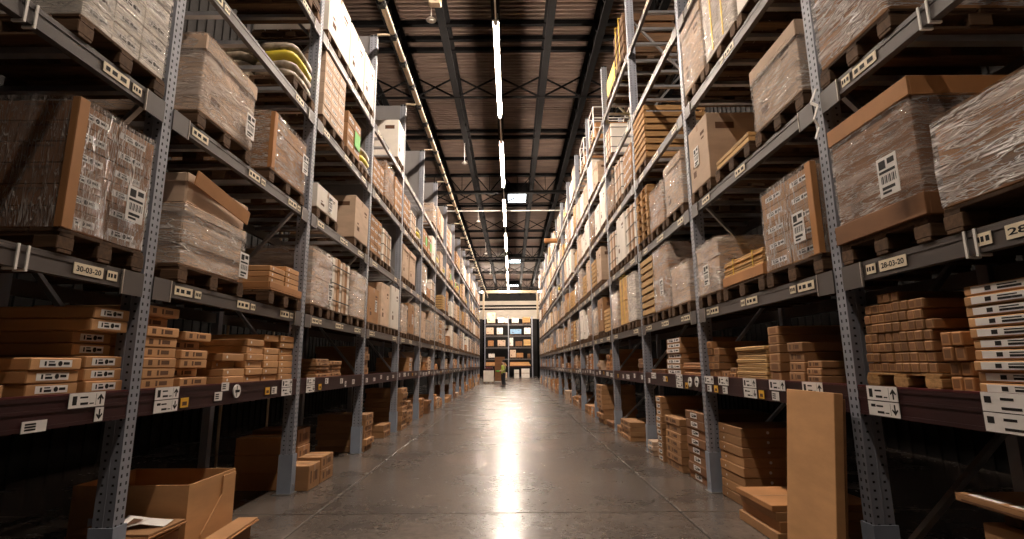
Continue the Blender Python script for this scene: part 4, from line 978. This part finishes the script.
def far_stacks():
    for side in ('left', 'right'):
        Y1 = SIDE[side][1]
        for b in range(3, NB):
            for l in (1, 0):
                if l == 0 and (b == 3 or b == 4): continue
                y = Y1 + BAY * (b - 1) + .12; end = y + 2.5; k = 0
                while y < end - .4 and k < 5:
                    w = rng.uniform(.38, .62) if b < 8 else rng.uniform(.55, .8)
                    if y + w > end: break
                    if rng.random() < (.72 if (l == 1 or side == 'right' or b > 4) else .3):
                        n = rng.randint(2, 5) if b < 8 else rng.randint(1, 3); h = rng.uniform(.08, .13) if b < 8 else rng.uniform(.15, .25)
                        if l == 1: n = min(n, int(.62 / h))
                        mat, look, nm = rng.choice((('card', 'brown carton', 'carton'), ('card_orange', 'orange-brown carton', 'carton'), ('card_pale', 'pale carton', 'small_carton'), ('card_dark', 'dark brown pack', 'flat_pack')))
                        stack(side, b, l, ORD[k] + ' stack along', y, y + w, n, h, look=look, mat=mat, style='label' if b < 6 and rng.random() < .5 else 'print', name=nm, kids=b < 6, jit=.02, x=.065 if l else -.04)
                    k += 1; y += w + rng.uniform(.03, .25)
far_stacks()

# ------------------------------------------------------------------ the far end
def far_end():
    yq = 60.0; r = empty('end_rack', (0, yq, 0))
    xs = (-3.1, -.35, 2.4)
    for x in xs:
        f = empty('upright_frame'); f.parent = r; f.location = (x, 0, 0)
        for d in (0, 1.0):
            mb = MB(); mb.box((-.05, d, .002), (.05, d + .1, 7.0), 'post'); mb.build('post', f)
        for k in range(5):
            mb = MB(); mb.bar((0, .1, .3 + k * 1.2), (0, 1.0, 1.4 + k * 1.2), .03, .04, 'steel'); mb.build('brace', f)
    for i in range(2):
        for l in (1, 2, 3, 4, 5):
            for d in (0, 1.05):
                mb = MB(); mb.box((xs[i] + .052, d, LEV[l] - .14), (xs[i + 1] - .052, d + .05, LEV[l]), 'red' if l == 1 else 'beam'); mb.build('beam' if d == 0 else 'rear_beam', r)
        mb = MB(); mb.box((xs[i] + .052, .052, LEV[1] - .03), (xs[i + 1] - .052, 1.048, LEV[1] - .012), 'wood_dark'); mb.build('shelf_board', r)
    tag(r, 'pallet rack facing the camera across the far end of the aisle', 'pallet rack')
    rows = {5: ((-2.35, .95, 1.15, 'pale'), (-1.2, .7, .6, 'white'), (-.61, .4, .45, 'white'), (.45, .8, .5, 'white'), (1.75, .9, .62, 'crate')),
            4: ((-2.5, .85, .75, 'pale'), (-1.35, .7, .72, 'white'), (.5, 1.3, .55, 'blue'), (1.85, .75, .7, 'white')),
            3: ((-2.4, .65, .6, 'grid'), (-1.15, .9, .65, 'pale'), (-.02, .45, .9, 'white'), (.85, .8, .5, 'brown'), (1.8, .85, .7, 'plank')),
            2: ((-2.3, .7, .42, 'white'), (.15, .7, .85, 'pale'), (.95, .8, .5, 'grid'), (2.0, .35, .4, 'brown'))}
    mats = {'pale': ('card_pale', 'pale carton load'), 'white': ('card_white', 'white carton load'), 'blue': ('blue', 'blue-wrapped load'), 'grid': ('card_orange', 'orange carton load'), 'brown': ('card_dark', 'dark brown carton load'), 'plank': ('plank', 'yellowish board load'), 'crate': ('wood', 'slatted crate load')}
    for l, row in rows.items():
        for i, (x, w, h, k) in enumerate(row):
            mat, look = mats[k]; q = load({'crate': 'crate_load', 'plank': 'plank_load'}.get(k, 'carton_load'), {'crate': 'crate', 'plank': 'plank'}.get(k, 'carton'), w, h, D=1.1, x0=-.05, fine=False, mat=mat)
            q.location = (x, yq, LEV[l] + .002); q.rotation_euler = (0, 0, -PI / 2 + PI)
            q.rotation_euler = (0, 0, PI / 2)
            q.location = (x, yq + .0, LEV[l] + .002)
            tag(q, '%s on the %s of the end rack, %s from the left' % (look, SHELF[l], ORD[i]), 'pallet load', 'pallet loads on the end rack')
    for i in range(2):
        for k in range(5):
            mb = MB(); x0 = xs[i] + .15; mb.rbox((x0, yq + .07, 0), (x0 + 2.4 - k * .06, yq + .95, .085), 'plank' if k % 2 else 'card_orange', .004)
            o = mb.build('flat_pack', None, (0, 0, LEV[1] - .01 + .088 * k)); tag(o, 'long flat pack on the red shelf of the end rack, %s, %s pile' % (nth(k, 5), ('left', 'right')[i]), 'flat pack', 'flat packs on the end rack')
    for x, w, h, m, nm in ((.55, .55, .9, 'card_white', 'white carton'), (1.55, .9, 1.0, 'card_white', 'whitish double carton'), (-.9, .8, .6, 'card_pale', 'pale carton')):
        mb = MB(); carton_mesh(mb, (x - w / 2, 0, 0), (x + w / 2, .8, h), m, False)
        mb.box((x - w / 2 - .003, -.003, h * .48), (x + w / 2 + .003, 0, h * .53), 'seam'); o = mb.build('carton', None, (0, 59.0, .003)); tag(o, '%s on the floor in front of the end rack%s' % (nm, ', behind the person' if x < 0 else ''), 'carton', 'cartons before the end rack')
    # pallet bin, brown panel at the cross aisle
    q = load('pallet_bin', 'grid', .82, .86, D=1.0, x0=-.5, fine=False, mat='card_white', ny=1, nz=2, labels=False); q.location = (-1.86, 42.6, .002); q.rotation_euler = (0, 0, PI / 2)
    tag(q, 'white box bin on a pallet at the far cross aisle beside the brown panel', 'bin')
    mb = MB(); mb.rbox((-.36, -.2, 0), (.36, .2, .16), 'red', .01); mb.rbox((-.25, -.2, .161), (.3, .2, .26), 'red_lip', .01)
    o = mb.build('folded_cover', None, (-1.86, 42.6, 1.02)); tag(o, 'dark red folded bundle lying on the white bin', 'bundle')
    r = empty('panel_trolley', (-.98, 43.0, .0)); mb = MB(); mb.rbox((-.40, -.05, .16), (.40, .05, 2.1), 'card_dark', .006); mb.build('panel', r)
    mb = MB(); mb.rbox((-.42, -.3, .1), (.42, .3, .155), 'steel', .01); mb.build('deck', r)
    for sx in (-1, 1):
        for sy in (-1, 1):
            mb = MB(); mb.tube((sx * .34 - .02, sy * .24, .051), (sx * .34 + .02, sy * .24, .051), .049, 'rubber', 12); mb.build('wheel', r)
    tag(r, 'tall brown panel upright on a low trolley behind the person', 'trolley')
    # roll sticking out of the upper right rack
    mb = MB(); mb.tube((-.62, 0, 0), (1.0, 0, 0), .12, 'card_orange', 16); mb.tube((-.6205, 0, 0), (-.6195, 0, 0), .06, 'print', 12)
    o = mb.build('carpet_roll', None, (XR, 25.45, 7.624)); tag(o, 'orange-brown roll sticking out into the aisle from the top shelf, right rack', 'roll')
far_end()

# ------------------------------------------------------------------ the person
def skin_chain(name, pts, edges, mat, parent, root=0, sub=1):
    me = bpy.data.meshes.new(name); me.from_pydata([p[0] for p in pts], edges, []); me.materials.append(M[mat])
    o = bpy.data.objects.new(name, me); COL.objects.link(o); o.parent = parent
    m = o.modifiers.new('body', 'SKIN'); m.use_smooth_shade = True
    for d, p in zip(me.skin_vertices[0].data, pts): d.radius = p[1] if isinstance(p[1], tuple) else (p[1], p[1])
    me.skin_vertices[0].data[root].use_root = True
    s = o.modifiers.new('smooth', 'SUBSURF'); s.levels = sub; s.render_levels = sub
    return o
def person():
    r = empty('person', (-.56, 35.5, .0), .5)
    # facing local -x, arms bent forward
    P = [((0, 0, .93), (.12, .15)), ((0, 0, 1.15), (.105, .14)), ((0, 0, 1.36), (.11, .165)), ((0, 0, 1.46), (.075, .085)), ((-.01, 0, 1.52), (.058, .058)), ((-.025, 0, 1.59), (.085, .07)), ((-.015, 0, 1.68), (.10, .082)),
         ((0, .17, 1.40), (.055, .055)), ((.02, .22, 1.14), (.043, .043)), ((-.20, .15, 1.05), (.034, .034)), ((-.27, .12, 1.07), (.026, .03)),
         ((0, -.17, 1.40), (.055, .055)), ((.03, -.23, 1.14), (.043, .043)), ((-.19, -.18, 1.04), (.034, .034)), ((-.26, -.16, 1.06), (.026, .03)),
         ((0, .09, .84), (.095, .09)), ((-.03, .10, .48), (.06, .06)), ((.01, .11, .10), (.042, .042)), ((-.13, .12, .035), (.04, .03)),
         ((0, -.09, .84), (.095, .09)), ((.0, -.10, .48), (.06, .06)), ((.06, -.11, .10), (.042, .042)), ((-.08, -.12, .035), (.04, .03))]
    E = [(0, 1), (1, 2), (2, 3), (3, 4), (4, 5), (5, 6), (2, 7), (7, 8), (8, 9), (9, 10), (2, 11), (11, 12), (12, 13), (13, 14), (0, 15), (15, 16), (16, 17), (17, 18), (0, 19), (19, 20), (20, 21), (21, 22)]
    # five fingers on each hand, curled round the held box
    def hand(ix, sy):
        b = P[ix][0]
        for j, (dy, L) in enumerate(((-.022, .06), (-.008, .07), (.008, .066), (.022, .052))):
            k = len(P); P.append(((b[0] - .03, b[1] + dy, b[2]), (.010, .010))); P.append(((b[0] - .03 - L * .6, b[1] + dy, b[2] - .006), (.008, .008))); P.append(((b[0] - .03 - L * .8, b[1] + dy - sy * .012, b[2] - .03), (.007, .007)))
            E.extend([(ix, k), (k, k + 1), (k + 1, k + 2)])
        k = len(P); P.append(((b[0] - .005, b[1] - sy * .032, b[2] + .012), (.011, .011))); P.append(((b[0] - .04, b[1] - sy * .05, b[2] + .016), (.008, .008))); E.extend([(ix, k), (k, k + 1)])
    hand(10, 1); hand(14, -1)
    body = skin_chain('body', P, E, 'skin', r, 0, 2)
    # clothes a little outside the body
    q = [((0, 0, .80), (.15, .182)), ((0, 0, 1.02), (.142, .172)), ((0, 0, 1.2), (.142, .178)), ((0, 0, 1.36), (.14, .20)), ((0, 0, 1.455), (.11, .15))]
    skin_chain('vest', q, [(0, 1), (1, 2), (2, 3), (3, 4)], 'vest', r, 0, 2)
    for sy, (e, w) in ((1, ((.02, .22, 1.14), (-.14, .17, 1.07))), (-1, ((.03, -.23, 1.14), (-.13, -.19, 1.06)))):
        skin_chain('sleeve', [((0, sy * .10, 1.42), .078), ((0, sy * .175, 1.39), .07), (e, .056), (w, .046)], [(0, 1), (1, 2), (2, 3)], 'shirt', r, 0, 2)
    for sy, kx, fx in ((1, -.03, .01), (-1, 0, .06)):
        skin_chain('trouser_leg', [((0, sy * .075, .97), (.135, .095)), ((0, sy * .085, .84), (.13, .095)), ((kx, sy * .10, .48), (.082, .08)), ((fx, sy * .11, .10), (.066, .066))], [(0, 1), (1, 2), (2, 3)], 'trousers', r, 0, 2)
    for sy, x in ((1, .01), (-1, .06)):
        skin_chain('shoe', [((x + .03, sy * .11, .062), (.065, .06)), ((x - .12, sy * .12, .058), (.062, .056)), ((x - .2, sy * .12, .05), (.055, .048))], [(0, 1), (1, 2)], 'rubber', r, 0, 2)
    skin_chain('hair', [((.05, 0, 1.60), (.06, .075)), ((.035, 0, 1.69), (.082, .09)), ((.0, 0, 1.735), (.092, .088)), ((-.05, 0, 1.75), (.045, .07))], [(0, 1), (1, 2), (2, 3)], 'hair', r, 1, 2)
    mb = MB()                                        # nose, ears, eyes
    mb.tube((-.10, 0, 1.645), (-.13, 0, 1.60), .010, 'skin', 8, .016)
    for sy in (-1, 1):
        mb.tube((-.005, sy * .074, 1.62), (-.005, sy * .09, 1.62), .025, 'skin', 8, .02); mb.tube((-.098, sy * .03, 1.642), (-.106, sy * .03, 1.642), .008, 'ink', 8)
    mb.tube((-.105, 0, 1.572), (-.110, 0, 1.572), .012, 'print', 8); mb.build('face', r)
    tag(r, 'person in a yellow-green vest and dark trousers standing in the aisle holding a small box', 'person')
    c, s = math.cos(.5), math.sin(.5)
    mb = MB(); mb.rbox((-.09, -.13, -.05), (.09, .10, .045), 'green', .006); o = mb.build('small_box', None, (-.56 + c * -.46 - s * -.02, 35.5 + s * -.46 + c * -.02, 1.055), .5); tag(o, 'small green box held in the hands of the person in the aisle', 'box')
person()

# ------------------------------------------------------------------ camera
f, t, yw, rl, H = 516.98, .181648, .0019857, -.00729, 1.47975
c, s = math.cos(yw), math.sin(yw); r0 = Vector((c, -s, 0)); g = Vector((s, c, 0)); zz = Vector((0, 0, 1))
fw = math.cos(t) * g + math.sin(t) * zz; up = -math.sin(t) * g + math.cos(t) * zz; cr, sr = math.cos(rl), math.sin(rl)
R_, U_ = cr * r0 + sr * up, -sr * r0 + cr * up
cam = bpy.data.cameras.new('camera'); cam.sensor_width = 36; cam.lens = 36 * f / 1024; cam.clip_end = 200; cam.clip_start = .05
co = bpy.data.objects.new('camera', cam); COL.objects.link(co)
co.matrix_world = Matrix(((R_.x, U_.x, -fw.x, 0), (R_.y, U_.y, -fw.y, 0), (R_.z, U_.z, -fw.z, H), (0, 0, 0, 1)))
S.camera = co
w = bpy.data.worlds.new('world'); S.world = w; w.use_nodes = True
w.node_tree.nodes['Background'].inputs['Color'].default_value = (.5, .6, .8, 1); w.node_tree.nodes['Background'].inputs['Strength'].default_value = .3
